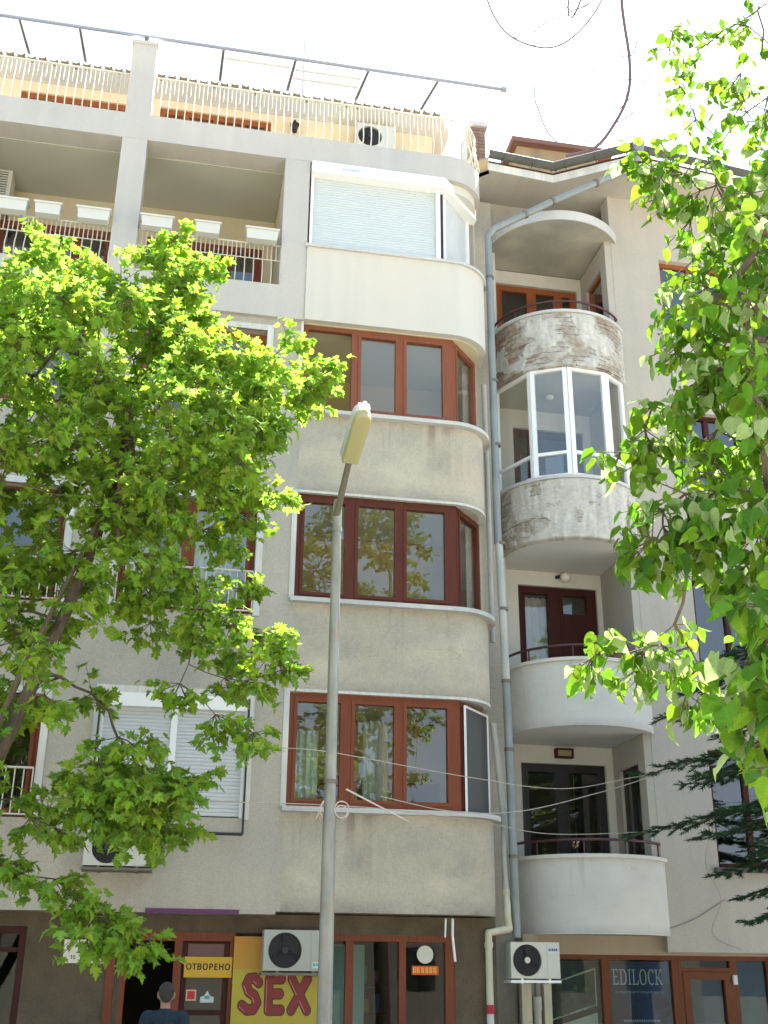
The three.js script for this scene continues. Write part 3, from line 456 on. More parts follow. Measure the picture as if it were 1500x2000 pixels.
function flakes(worn, s, y0, y1) {               // the outer face as a relief: sound plaster stands 12 mm proud of the worn bed
  const at = wornAt(worn, s), nu = 330, nv = 110, P = [], UV = [], I = [], a0 = 37.4 * Math.PI / 180, a1 = Math.PI;
  for (let j = 0; j <= nv; j++) for (let i = 0; i <= nu; i++) {
    const a = a1 + (a0 - a1) * i / nu, y = y0 + (y1 - y0) * j / nv, um = (Math.PI - a) * BR, vm = y - y0, q = at(um / 2.9, vm / 1.06), e = Math.min(1, Math.max(0, (q.m + 0.015) / 0.03)), edge = j === 0 || j === nv || i === 0 || i === nu;
    const r = BR + (edge ? 0.001 : 0.003 + 0.012 * (1 - e) + 0.005 * q.sp * (0.4 + e) - (q.cr ? 0.004 : 0)); P.push(BC[0] + r * Math.cos(a), y, BC[1] + r * Math.sin(a)); UV.push(um, vm);
    if (i < nu && j < nv) { const k = j * (nu + 1) + i; I.push(k, k + 1, k + nu + 2, k, k + nu + 2, k + nu + 1); }
  }
  const g = new THREE.BufferGeometry(); g.setAttribute('position', new THREE.Float32BufferAttribute(P, 3)); g.setAttribute('uv', new THREE.Float32BufferAttribute(UV, 2)); g.setIndex(I); g.computeVertexNormals(); return g;
}
function peeledMat(worn, s) {                     // plaster weathered off a parapet from its left side: bare render, hairline cracks along the brick courses
  const at = wornAt(worn, s);
  const t = tex([1024, 512], (u, v) => {
    const { m, g, st, sp, cr } = at(u, v), k = 1 + 0.35 * g + 0.7 * sp, e = Math.min(1, Math.max(0, m / 0.1)), a = [0.47 * (1 + 0.5 * st + 0.35 * sp), 0.455 * (1 + 0.5 * st + 0.35 * sp), 0.41 * (1 + 0.5 * st + 0.35 * sp)], r = m > 0.2 ? [0.27, 0.215, 0.17] : [0.31, 0.28, 0.23], d = cr ? 0.45 : 1;
    return a.map((x, i) => (x + (r[i] * k - x) * e) * d);
  }, [2.9, 1.06]);
  const b = tex([1024, 512], (u, v) => { const { m, g, sp, cr } = at(u, v), h = (m > 0 ? 0.45 : 0.85) + 0.12 * g + 0.3 * sp - (cr ? 0.4 : 0); return [h, h, h]; }, [2.9, 1.06], false);
  return std({ map: t, bumpMap: b, bumpScale: 0.016, roughness: 0.95 });
}
{ // canopy over the top balcony
  const c = sub('canopy', B);
  mesh('slab', plan([...balc(BR + 0.02, 37, 180), [4.87, -2.09], [6.735, -2.09], [6.735, -0.915]], 13.545, 13.69, 0.4), M.soffitMould, c);
  mesh('edge', plan([...balc(BR + 0.045, 36.5, 181), ...balc(BR + 0.022, 37, 181).reverse()], 13.52, 13.70, 0.4), M.sill, c);
}
{ // white glazing on balcony 2
  const g = sub('balcony_glazing', B), y0 = 8.84, y1 = 10.73, A4 = [178, 133, 102, 67, 41].map((a) => balc(BR - 0.05, a, a, 1)[0]), tr = 9.22;
  const bars = [];
  for (let i = 0; i < 4; i++) {
    const p = V(A4[i][0], 0, A4[i][1]), q = V(A4[i + 1][0], 0, A4[i + 1][1]), L = p.distanceTo(q), turn = Math.atan2(-(q.z - p.z), q.x - p.x), put = (h) => { h.rotateY(turn); h.translate(p.x, 0, p.z); return h; };
    const e = i === 0 ? 0.05 : 0.07;
    bars.push(...[bx(0, e, y0, y1, -0.03, 0.03), bx(L - e, L, y0, y1, -0.03, 0.03), bx(e, L - e, y1 - 0.05, y1, -0.03, 0.03), bx(e, L - e, y0, y0 + 0.045, -0.03, 0.03), bx(e, L - e, tr, tr + 0.05, -0.025, 0.025)].map(put));
    for (const [a, b] of [[y0 + 0.045, tr], [tr + 0.05, y1 - 0.05]]) { const pg = new THREE.PlaneGeometry(L - 2 * e, b - a); pg.translate(L / 2, (a + b) / 2, 0); shared('pane', put(pg), M.glass, g); }
  }
  mesh('frame', bars, M.pvc, g);
}
// lamps by the balcony doors
{ const l = sub('balcony_lamp', B); const s = new THREE.SphereGeometry(0.085, 18, 12); s.translate(6.1, 7.72, -2.0); shared('globe', s, M.lampGlass, l); mesh('bracket', seg(V(5.98, 7.74, -2.1), V(6.03, 7.74, -2.03), 0.03, 0.03, 8), M.darkMetal, l); }
{ const l = sub('balcony_lamp', B); mesh('housing', [bx(5.8, 6.08, 4.82, 4.96, -2.1, -2.04), bx(5.8, 5.83, 4.82, 4.96, -2.04, -2.0), bx(6.05, 6.08, 4.82, 4.96, -2.04, -2.0), bx(5.83, 6.05, 4.82, 4.845, -2.04, -2.0), bx(5.83, 6.05, 4.935, 4.96, -2.04, -2.0)], M.woodDark, l); mesh('cover', bx(5.83, 6.05, 4.845, 4.935, -2.04, -2.012), std({ color: lin(0.3, 0.26, 0.15) }), l); }
{ const l = sub('balcony_lamp', B); const s = new THREE.SphereGeometry(0.07, 14, 10); s.scale(1, 0.6, 1); s.translate(5.82, 10.70, -1.5); shared('globe', s, M.lampGlass, l); }
// right windows
rWin.forEach(([x0, x1, y0, y1], i) => {
  windowUnit(B, 'window', { at: [0, 0, -1.0], x0, x1, y0, y1, mat: i === 3 ? M.woodOrange : M.woodDark, f: 0.07, d: 0.08, glass: M.glassBlue, cols: [[x0 + 0.07, (x0 + x1) / 2 - 0.04], [(x0 + x1) / 2 + 0.04, x1 - 0.07]] });
  mesh('window_sill', bx(x0 - 0.08, x1 + 0.08, y0 - 0.06, y0 - 0.002, -1.0, -0.82), i ? M.sill : M.gutterDark, B);
});
// eave: soffit, white fascia, gutter, roof
{
  const edge = [[4.36, -0.86], [4.62, -0.62], [5.82, -0.72], [6.96, 0.02], [9.7, -0.30], [14, -0.75]], roof = sub('roof', B);
  mesh('soffit', plan([...edge, [14, -9], [4.36, -9]], 14.5, 14.53), M.plasterRight, roof);
  const strip = (y0, y1, o0, o1, mat, nm, from = 1) => { const gs = []; for (let i = from; i + 1 < edge.length; i++) { const p = V(edge[i][0], 0, edge[i][1]), q = V(edge[i + 1][0], 0, edge[i + 1][1]), L = p.distanceTo(q), t = Math.atan2(-(q.z - p.z), q.x - p.x), h = bx(-0.01, L + 0.01, y0, y1, o0, o1); h.rotateY(t); h.translate(p.x, 0, p.z); gs.push(h); } return mesh(nm, gs, mat, roof); };
  strip(14.505, 14.66, -0.1, 0.003, M.whiteTrim, 'fascia');
  const gut = new THREE.Group(); gut.name = 'gutter'; roof.add(gut);
  for (let i = 1; i + 1 < edge.length; i++) {
    const p = V(edge[i][0], 0, edge[i][1]), q = V(edge[i + 1][0], 0, edge[i + 1][1]), L = p.distanceTo(q), t = Math.atan2(-(q.z - p.z), q.x - p.x);
    const h = new THREE.CylinderGeometry(0.085, 0.085, L + 0.06, 10, 1, true, 0, Math.PI); h.rotateZ(Math.PI / 2); h.rotateX(Math.PI / 2);
    const gs = [h]; for (let k = 0.25; k < L; k += 0.52) { const c = new THREE.TorusGeometry(0.09, 0.011, 5, 10, Math.PI); c.rotateY(Math.PI / 2); c.rotateX(Math.PI); c.translate(k - L / 2, 0, 0); gs.push(c); }
    const g = merge(gs); g.translate(L / 2, 14.78, 0.07); g.rotateY(t); g.translate(p.x, 0, p.z); const m = mesh('gutter_run', g, M.gutterDark, roof); m.name = 'gutter';
  }
  roof.remove(gut);
  mesh('hopper', new THREE.CylinderGeometry(0.12, 0.08, 0.26, 12).translate(7.04, 14.72, 0.12), M.zinc, roof);
  mesh('verge', [bx(4.34, 4.64, 14.53, 14.72, -2.4, -0.86), plan([[4.36, -0.86], [4.62, -0.62], [4.66, -0.7], [4.4, -0.95]], 14.5, 14.78)], M.tileBrown, roof);
  // sloping roof planes with tiles, rising behind the gutter
  const slope = new THREE.BufferGeometry(), P = edge.slice(1), pos = [], ridge = (x, z) => [x, 16.1, z - 4.2];
  for (let i = 0; i + 1 < P.length; i++) { const a = [P[i][0], 14.72, P[i][1] - 0.02], b = [P[i + 1][0], 14.72, P[i + 1][1] - 0.02], c = ridge(...P[i + 1]), d = ridge(...P[i]); pos.push(...a, ...b, ...c, ...a, ...c, ...d); }
  slope.setAttribute('position', new THREE.Float32BufferAttribute(pos, 3)); slope.computeVertexNormals(); slope.setAttribute('uv', new THREE.Float32BufferAttribute(new Float32Array(pos.length / 3 * 2), 2)); mesh('roof_plane', slope, M.tileRed, roof);
  const ridgeTiles = sub('dormer', B); mesh('dormer_wall', [bx(5.62, 7.2, 15.2, 16.33, -3.4, -2.0)], M.tileBrown, ridgeTiles); mesh('dormer_roof', [bx(5.5, 7.5, 16.33, 16.42, -3.5, -1.85), bx(5.5, 7.5, 16.42, 16.47, -3.5, -1.9)], M.tileRed, ridgeTiles);
}
{ // brick chimney at the party wall, laid brick by brick on its two seen sides
  const c = sub('chimney', B); mesh('core', bx(4.72, 5.0, 14.5, 16.66, -2.4, -2.02), M.tileBrown, c); mesh('cap', bx(4.68, 5.05, 16.66, 16.76, -2.45, -1.96), M.sill, c);
  for (let r = 0; r < 27; r++) for (let k = 0; k < 2; k++) { const m = shared('brick', brickGeo(k, r), M.brick[Math.floor(rnd() * 4)], c); m.position.set(4.72 + (k + 0.5) * 0.14, 14.54 + r * 0.078, -2.012); }
}
function brickGeo() { return brickGeo.g ||= uvM(bx(-0.064, 0.064, 0, 0.066, -0.02, 0.012)); }
// downpipe from the hopper under the eave, across the canopy edge and down the corner
mesh('drainpipe', pipe([[7.04, 14.6, 0.12], [7.0, 14.44, 0.02], [5.62, 13.76, -0.30], [4.62, 13.14, -0.42], [4.52, 13.0, -0.45], [4.52, 7.6, -0.45]], 0.058, 12), M.zinc, B);
mesh('drainpipe', pipe([[4.535, 7.6, -0.45], [4.575, 5.55, -0.45]], 0.058, 12), M.zincPale, B);
mesh('drainpipe', pipe([[4.575, 5.55, -0.45], [4.60, 2.2, -0.45]], 0.058, 12), M.zinc, B);
for (const y of [12.2, 10.3, 9.2, 7.6, 6.6, 5.55, 4.6, 3.2]) mesh('pipe_clamp', new THREE.CylinderGeometry(0.068, 0.068, 0.045, 12).translate(4.52 + (13 - y) * 0.0074, y, -0.45), M.greyMetal, B);
for (const [x, y, z] of [[6.35, 14.12, -0.13], [5.62, 13.76, -0.30], [5.15, 13.47, -0.36]]) { const g = new THREE.CylinderGeometry(0.07, 0.07, 0.05, 12); g.rotateZ(-1.1); g.translate(x, y, z); mesh('pipe_clamp', g, M.greyMetal, B); }
// shop front on the right
mesh('shop_beam', bx(4.86, 8.5, 2.02, 2.265, -1.3, -1.02), std({ map: M.plasterRight.map, color: lin(0.85, 0.75, 0.6), roughness: 0.95 }), B);
mesh('shop_wall', [bx(4.86, 5.02, 0, 2.02, -1.3, -0.95), bx(8.42, 14, 0, 2.055, -1.3, -0.95), bx(4.98, 5.04, 0, 2.0, -0.94, -0.9)], M.plasterRight, B);
mesh('pillar', [bx(4.72, 4.85, 0, 1.66, -0.8, -0.7), bx(5.02, 5.12, 0, 1.66, -0.8, -0.7)], M.pipeCream, B);
mesh('pipe', [pipe([[4.94, 0, -0.75], [4.94, 1.5, -0.75]], 0.05), new THREE.CylinderGeometry(0.06, 0.06, 0.16, 12).translate(4.94, 1.42, -0.75)], M.zincPale, B);
windowUnit(B, 'shop_window', { at: [0, 0, -1.04], x0: 5.02, x1: 7.04, y0: 0.3, y1: 2.02, mat: M.woodOrangeDark ||= matt({ map: M.wood.map, color: lin(0.7, 0.72, 0.5), roughness: 0.45 }), f: 0.06, d: 0.09, glass: M.glassShop, cols: [[5.1, 5.95], [6.06, 6.95]] });
{
  const d = sub('shop_door', B), z0 = -1.13, z1 = -1.04;
  mesh('frame', [bx(7.042, 7.10, 0, 2.02, z0, z1), bx(7.10, 7.80, 1.96, 2.02, z0, z1), bx(7.10, 7.80, 1.82, 1.87, z0, z1), bx(7.80, 7.90, 0, 2.02, z0, z1), bx(8.34, 8.42, 0, 2.02, z0, z1), bx(7.90, 8.34, 1.96, 2.02, z0, z1)], M.woodOrangeDark, d);
  mesh('door_leaf', [bx(7.102, 7.2, 0.03, 1.815, z0, z1 + 0.01), bx(7.70, 7.798, 0.03, 1.815, z0, z1 + 0.01), bx(7.2, 7.7, 1.72, 1.815, z0, z1 + 0.01), bx(7.2, 7.7, 0.03, 0.3, z0, z1 + 0.01)], M.woodOrangeDark, d);
  shared('pane', bx(7.2, 7.7, 0.3, 1.72, -1.09, -1.085), M.glassShop, d); shared('pane', bx(7.10, 7.80, 1.87, 1.96, -1.09, -1.085), M.glassShop, d); shared('pane', bx(7.90, 8.34, 0.1, 1.96, -1.09, -1.085), M.glassShop, d);
  const al = sub('alarm_box', B); mesh('case', bx(7.82, 7.88, 1.66, 1.78, -1.035, -1.0), M.acBody, al);
}

// ================================================================ SIGNS AND PRINT
function sign(name, label, x0, x1, y0, y1, z, mat, th = 0.02, edge = M.darkMetal) { const t = thing(name, label, 'sign', [(x0 + x1) / 2, y0, z]); const w = (x1 - x0) / 2; mesh('board', bx(-w, w, 0, y1 - y0, -th, 0), edge, t); print('printed_face', -w, w, 0, y1 - y0, 0.0025, mat, t); return t; }
const balloon = canvasMat(1024, 1024, (c) => {
  const g = c.createLinearGradient(0, 0, 0, 330); g.addColorStop(0, '#b87c18'); g.addColorStop(1, '#b88a1c'); c.fillStyle = g; c.fillRect(0, 0, 1024, 1024); c.fillStyle = '#ab9c24'; c.fillRect(0, 300, 1024, 724);
  const stroke = (w, col, ox, oy, part) => { c.lineWidth = w; c.strokeStyle = col; c.lineCap = c.lineJoin = 'round';
    const P = { S: [[[300, 420], [250, 380], [190, 385], [160, 440], [190, 500], [260, 540], [290, 600], [250, 660], [180, 665], [120, 625]]], E: [[[420, 385], [420, 665]], [[420, 385], [560, 385]], [[420, 520], [545, 520]], [[420, 665], [560, 665]]], X: [[[680, 385], [860, 665]], [[860, 385], [680, 665]]] };
    for (const k of part) for (const line of P[k]) { c.beginPath(); line.forEach(([x, y], i) => i ? c.lineTo(x + ox, y + oy) : c.moveTo(x + ox, y + oy)); c.stroke(); } };
  stroke(104, '#2f080c', 0, 0, 'SEX'); stroke(84, '#7c0e18', 0, 0, 'SEX'); stroke(9, '#b97a70', -26, 12, 'SEX'); stroke(58, '#7c0e18', 6, -2, 'SEX');
}, { roughness: 0.45 });
sign('shop_sign', 'yellow sign board with puffy dark red letters behind the air conditioner', 0.985, 2.06, 0.9, 2.16, -0.24, balloon, 0.03);
sign('shop_sign', 'small yellow sign with black lettering on the shop door', 0.405, 0.975, 1.695, 1.925, -0.27, canvasMat(512, 208, (c) => { c.fillStyle = '#c79c24'; c.fillRect(0, 0, 512, 208); c.fillStyle = '#15110c'; c.font = 'bold 92px sans-serif'; c.textAlign = 'center'; c.fillText('ОТВОРЕНО', 256, 132, 480); }), 0.012);
sign('notice_board', 'white notice with opening hours on the brown stone wall beside the doorway', -1.01, -0.515, 1.84, 2.1, -0.28, canvasMat(512, 268, (c) => { c.fillStyle = '#d9d6c8'; c.fillRect(0, 0, 512, 268); c.fillStyle = '#3c3a36'; c.font = 'bold 44px sans-serif'; c.textAlign = 'center'; c.fillText('РАБОТНО', 256, 64, 320); c.fillText('ВРЕМЕ', 256, 118, 260); c.font = 'bold 62px sans-serif'; c.fillText('10⁰⁰ .... 19⁰⁰', 256, 222, 420); }), 0.015, M.whitePaint);
{
  const a = thing('sticker', 'small red square sticker with pale border on the door glass', 'sticker', [0.51, 1.44, -0.305]); mesh('base', bx(-0.06, 0.06, 0, 0.12, -0.004, 0), std({ color: lin(0.6, 0.45, 0.3) }), a); mesh('print', bx(-0.045, 0.045, 0.015, 0.105, 0.0005, 0.002), std({ color: lin(0.5, 0.04, 0.04) }), a);
  const b = thing('sticker', 'pale house shaped sticker beside the red one on the door glass', 'sticker', [0.70, 1.42, -0.305]); const s = new THREE.Shape([[-0.08, 0], [0.08, 0], [0.08, 0.06], [0.035, 0.075], [0, 0.13], [-0.035, 0.075], [-0.08, 0.06]].map(([x, y]) => new THREE.Vector2(x, y))); mesh('base', new THREE.ExtrudeGeometry(s, { depth: 0.003, bevelEnabled: false }), std({ color: lin(0.5, 0.58, 0.55) }), b);
  mesh('print', bx(-0.03, 0.03, 0.04, 0.075, 0.0035, 0.004), std({ color: lin(0.1, 0.25, 0.3) }), b);
  const d = thing('sticker', 'round white disc on the right pane of the yellow fronted shop', 'sticker', [3.37, 1.98, -0.345]); const cg = new THREE.CylinderGeometry(0.105, 0.105, 0.005, 32); cg.rotateX(Math.PI / 2); mesh('disc', cg, std({ color: lin(0.62, 0.62, 0.52) }), d);
  const e = thing('sticker', 'orange strip with yellow lettering under the white disc', 'sticker', [3.37, 1.745, -0.345]); mesh('strip', bx(-0.17, 0.17, 0, 0.105, -0.003, 0), std({ color: lin(0.45, 0.12, 0.01) }), e);
  print('printed_face', -0.17, 0.17, 0, 0.105, 0.0025, canvasMat(256, 80, (c) => { c.fillStyle = '#c4530d'; c.fillRect(0, 0, 256, 80); c.fillStyle = '#e9c44a'; for (const x of [12, 48, 92, 132, 170, 208]) { c.fillRect(x, 14, 8, 50); c.fillRect(x, 14, 26, 9); c.fillRect(x + 16, 30, 8, 34); } }), e);
}
// prints behind the right shop's glass
const noiseDots = (c, w, h, n, cols, s0, s1) => { for (let i = 0; i < n; i++) { c.fillStyle = cols[Math.floor(rnd() * cols.length)]; c.globalAlpha = rr(0.1, 0.4); c.beginPath(); c.arc(rnd() * w, rnd() * h, rr(s0, s1), 0, 7); c.fill(); } c.globalAlpha = 1; };
sign('poster', 'dark poster with slanted framed landscape pictures in the right shop window', 5.11, 5.94, 0.4, 1.94, -1.12, canvasMat(512, 950, (c) => {
  c.fillStyle = '#0e1412'; c.fillRect(0, 0, 512, 950); const quad = (p, col) => { c.fillStyle = col; c.beginPath(); p.forEach(([x, y], i) => i ? c.lineTo(x, y) : c.moveTo(x, y)); c.closePath(); c.fill(); };
  quad([[30, 190], [480, 50], [480, 340], [30, 470]], '#a9b59c'); quad([[40, 200], [470, 66], [470, 326], [40, 456]], '#1c2a22'); c.save(); c.beginPath(); c.rect(40, 120, 430, 300); c.clip(); noiseDots(c, 512, 460, 160, ['#31453a', '#111a15', '#47584a'], 6, 40); c.restore(); quad([[30, 520], [480, 390], [480, 900], [30, 900]], '#aab59e'); quad([[42, 535], [470, 408], [470, 890], [42, 890]], '#a3b3a6'); quad([[42, 640], [300, 560], [470, 640], [470, 890], [42, 890]], '#2c3a22'); noiseDots(c, 480, 900, 60, ['#55652c', '#26321f', '#8c9460'], 5, 26);
}), 0.01);
sign('poster', 'navy blue poster with pale capital lettering in the right shop window', 6.07, 6.94, 0.4, 1.94, -1.12, canvasMat(512, 900, (c) => {
  const g = c.createLinearGradient(0, 0, 512, 0); g.addColorStop(0, '#0c1530'); g.addColorStop(0.8, '#173468'); g.addColorStop(1, '#2f78a0'); c.fillStyle = g; c.fillRect(0, 0, 512, 900); noiseDots(c, 512, 900, 40, ['#0a1226', '#1d2b52'], 30, 90);
  c.fillStyle = '#aab3b6'; c.textAlign = 'center'; c.font = '150px serif'; c.save(); c.translate(240, 170); c.scale(0.72, 1.05); c.fillText('EDILOCK', 0, 0, 590); c.restore(); c.font = '30px sans-serif'; c.fillStyle = '#8f9ba6'; c.fillText('интериорни и входни врати', 250, 232, 440);
  c.fillStyle = '#7f8fa0'; for (const [y, w] of [[420, 300], [470, 290], [530, 400], [585, 330]]) for (let x = 256 - w / 2; x < 256 + w / 2; x += 18) c.fillRect(x, y, 12 + (x % 3), 18);
}), 0.01);
const wave = (seedY) => canvasMat(256, 720, (c) => { const g = c.createLinearGradient(0, 0, 0, 720); g.addColorStop(0, '#10406e'); g.addColorStop(0.4, '#114a7c'); g.addColorStop(1, '#3fa7a0'); c.fillStyle = g; c.fillRect(0, 0, 256, 720); c.fillStyle = '#2f8f92'; c.globalAlpha = 0.6; for (let k = 0; k < 6; k++) { c.beginPath(); c.moveTo(0, seedY + k * 90); for (let x = 0; x <= 256; x += 8) c.lineTo(x, seedY + k * 90 + 60 * Math.sin(x / 50 + k)); c.lineTo(256, 720); c.lineTo(0, 720); c.globalAlpha = 0.16; c.fill(); } });
sign('poster', 'blue to turquoise sea print filling the right shop door glass', 7.205, 7.695, 0.32, 1.715, -1.10, wave(300), 0.008);
sign('poster', 'dark blue wave print in the narrow pane right of the shop door', 7.905, 8.335, 0.15, 1.95, -1.10, wave(120), 0.008);

// ================================================================ AIR CONDITIONERS
function acUnit(name, label, pos, w, h, d, o = {}) {
  const t = thing(name, label, 'air conditioner', pos), cx = -w * 0.17, cr = Math.min(h * 0.43, w * 0.3);
  const sh = new THREE.Shape(rect(-w / 2, w / 2, 0, h).map(([x, y]) => new THREE.Vector2(x, y))), hole = new THREE.Path(); hole.absarc(cx, h * 0.5, cr, 0, Math.PI * 2); sh.holes.push(hole);
  mesh('casing', [bx(-w / 2, w / 2, 0, h, -d, -0.05), new THREE.ExtrudeGeometry(sh, { depth: 0.05, bevelEnabled: false, curveSegments: 28 }).translate(0, 0, -0.05)], o.mat || M.acBody, t);
  const disc = new THREE.CylinderGeometry(cr * 0.99, cr * 0.99, 0.01, 32); disc.rotateX(Math.PI / 2); disc.translate(cx, h * 0.5, -0.043); mesh('fan_recess', disc, M.acDark, t);
  for (let k = 0; k < 3; k++) { const b = bx(-cr * 0.2, cr * 0.2, cr * 0.15, cr * 0.93, -0.004, 0.004); b.rotateY(0.5); b.rotateZ(k * 2.0944); b.translate(cx, h * 0.5, -0.028); mesh('fan_blade', b, M.acDark, t); }
  const gr = []; for (let k = 1; k <= 7; k++) gr.push(new THREE.TorusGeometry(cr * k / 7, 0.0035, 4, 28).translate(cx, h * 0.5, 0.004)); for (let k = 0; k < 8; k++) { const b = bx(-0.003, 0.003, 0, cr, -0.003, 0.003); b.rotateZ(k * Math.PI / 4); b.translate(cx, h * 0.5, 0.002); gr.push(b); }
  mesh('fan_grille', gr, M.acDark, t);
  const hub = new THREE.CylinderGeometry(cr * 0.2, cr * 0.2, 0.02, 18); hub.rotateX(Math.PI / 2); hub.translate(cx, h * 0.5, 0.006); mesh('hub', hub, o.hub ? M.acBody : M.acDark, t);
  mesh('side_panel', bx(w * 0.24, w * 0.485, h * 0.03, h * 0.97, 0.001, 0.006), o.panel || M.acBody, t);
  if (o.mark) print('printed_mark', w * 0.26, w * 0.47, h * o.mark[0], h * o.mark[1], 0.009, canvasMat(96, 40, (c) => { c.fillStyle = '#c9ccc2'; c.fillRect(0, 0, 96, 40); c.fillStyle = o.mark[2]; for (const [x, ww] of [[4, 14], [22, 10], [36, 15], [55, 12], [71, 18]]) c.fillRect(x, 8, ww, 22); }), t);
  if (o.bracket) mesh('bracket', [bx(-w * 0.52, w * 0.5, -0.05, -0.02, -d - 0.05, 0.02), bx(-w * 0.3, -w * 0.26, -0.06, -0.0, -d - 0.25, 0), bx(w * 0.26, w * 0.3, -0.06, -0.0, -d - 0.25, 0)], o.bracketMat || M.greyMetal, t);
  return t;
}
acUnit('air_conditioner', 'white air conditioner with round black fan under the lowest round balcony', [4.76, 1.715, -0.2], 0.64, 0.425, 0.26, { hub: 1, mark: [0.72, 0.86, '#2b4f8a'], bracket: 1, bracketMat: M.whitePaint });
acUnit('air_conditioner', 'pale air conditioner above the yellow sign board, half hidden by the lamp post', [1.70, 1.775, 0.06], 0.77, 0.455, 0.28, { mat: M.acGrey, mark: [0.08, 0.22, '#3f8f9c'], bracket: 1, panel: M.acGrey });
acUnit('air_conditioner', 'white air conditioner behind maple leaves on the first floor wall', [-0.46, 2.895, 0.33], 0.8, 0.4, 0.3, { bracket: 1, mark: [0.5, 0.56, '#8a8d88'] });
acUnit('air_conditioner', 'pale air conditioner behind the railing of the roof terrace', [2.80, 15.25, -1.36], 0.7, 0.55, 0.3, { bracket: 1, bracketMat: M.tileBrown });
{
  const t = thing('air_conditioner', 'louvred air conditioner hanging in the left loggia at the picture edge', 'air conditioner', [-3.42, 13.08, -1.05]);
  mesh('casing', [bx(-0.42, 0.28, 0, 0.5, -0.34, -0.03), bx(-0.42, 0.28, 0.47, 0.5, -0.03, 0), bx(-0.42, 0.28, 0, 0.03, -0.03, 0), bx(0.22, 0.28, 0.03, 0.47, -0.03, 0)], M.acBody, t);
  mesh('recess', bx(-0.4, 0.22, 0.03, 0.47, -0.029, -0.026), M.acDark, t);
  for (let k = 0; k < 9; k++) mesh('slat', bx(-0.4, 0.22, 0.05 + k * 0.047, 0.073 + k * 0.047, -0.02, -0.004), M.acBody, t);
  mesh('bracket', [bx(-0.3, -0.26, -0.05, 0, -0.55, 0), bx(0.16, 0.2, -0.05, 0, -0.55, 0)], M.darkMetal, t);
}
// ================================================================ SMALL THINGS ON THE FACADE
[[-2.87, 0.54, 'white planter box at the far left end of the top floor railing'], [-2.33, 0.40, 'short white planter box, middle of three left of the loggia pillar'], [-1.68, 0.50, 'white planter box just left of the loggia pillar'], [-0.76, 0.50, 'white planter box just right of the loggia pillar'], [-0.015, 0.40, 'short white planter box in the middle of the right loggia railing'], [0.80, 0.52, 'white planter box at the right end of the right loggia railing']].forEach(([x, w, label], i) => {
  const t = thing('planter_box', label, 'planter', [x, 11.96, 0.13], 'planter boxes on the loggia railings'), g = bx(-w / 2 + 0.02, w / 2 - 0.02, 0, 0.16, -0.08, 0.08), p = g.attributes.position;
  for (let k = 0; k < p.count; k++) if (p.getY(k) < 0.08) { p.setX(k, p.getX(k) * 0.93); p.setZ(k, p.getZ(k) * 0.8); }
  g.computeVertexNormals(); mesh('tub', g, M.planter, t); mesh('rim', [bx(-w / 2, w / 2, 0.16, 0.19, 0.07, 0.1), bx(-w / 2, w / 2, 0.16, 0.19, -0.1, -0.07), bx(-w / 2, -w / 2 + 0.03, 0.16, 0.19, -0.07, 0.07), bx(w / 2 - 0.03, w / 2, 0.16, 0.19, -0.07, 0.07)], M.planter, t);
  mesh('soil', bx(-w / 2 + 0.03, w / 2 - 0.03, 0.14, 0.172, -0.07, 0.07), std({ color: lin(0.05, 0.035, 0.02) }), t);
  mesh('hook', [-1, 1].map((s) => bx(s * w * 0.3 - 0.01, s * w * 0.3 + 0.01, 0.03, 0.17, -0.13, -0.1)), M.greyMetal, t);
});
{
  const t = thing('wall_lantern', 'black lantern on the yellow terrace wall behind the railing', 'lantern', [1.36, 15.62, -1.72]);
  mesh('bracket', [bx(-0.02, 0.02, 0.2, 0.24, 0, 0.13), bx(-0.035, 0.035, 0.12, 0.3, 0, 0.012)], M.darkMetal, t); mesh('cage', [new THREE.CylinderGeometry(0.07, 0.045, 0.16, 6, 1).translate(0, 0.05, 0.13), new THREE.ConeGeometry(0.09, 0.08, 6).translate(0, 0.17, 0.13)], M.darkMetal, t);
  const an = thing('aerial', 'thin aerial pole standing on the roof above the terrace', 'aerial', [1.6, 16.1, -3]); mesh('pole', seg(V(0, 0, 0), V(0.0, 3.35, 0), 0.022, 0.014, 6), M.beamBlue, an);
  const f = thing('flower_plant', 'small mauve flowers on the third balcony door side', 'plant', [6.35, 5.98, -0.75]); mesh('pot', new THREE.CylinderGeometry(0.09, 0.07, 0.14, 12).translate(0, 0.07, 0), M.tileRed, f);
  const lf = [], fl = []; for (let i = 0; i < 26; i++) { const a = rnd() * 6.28, l = rr(0.1, 0.26), x = Math.cos(a) * l, z = Math.sin(a) * l * 0.6, y = 0.14 + rr(0.04, 0.26); lf.push(seg(V(0, 0.12, 0), V(x, y, z), 0.004, 0.003, 4)); (i % 2 ? fl : lf).push(new THREE.IcosahedronGeometry(rr(0.02, 0.035), 0).translate(x, y, z)); }
  mesh('foliage', lf, std({ color: lin(0.05, 0.10, 0.03) }), f); mesh('blossom', fl, std({ color: lin(0.36, 0.10, 0.40) }), f);
}
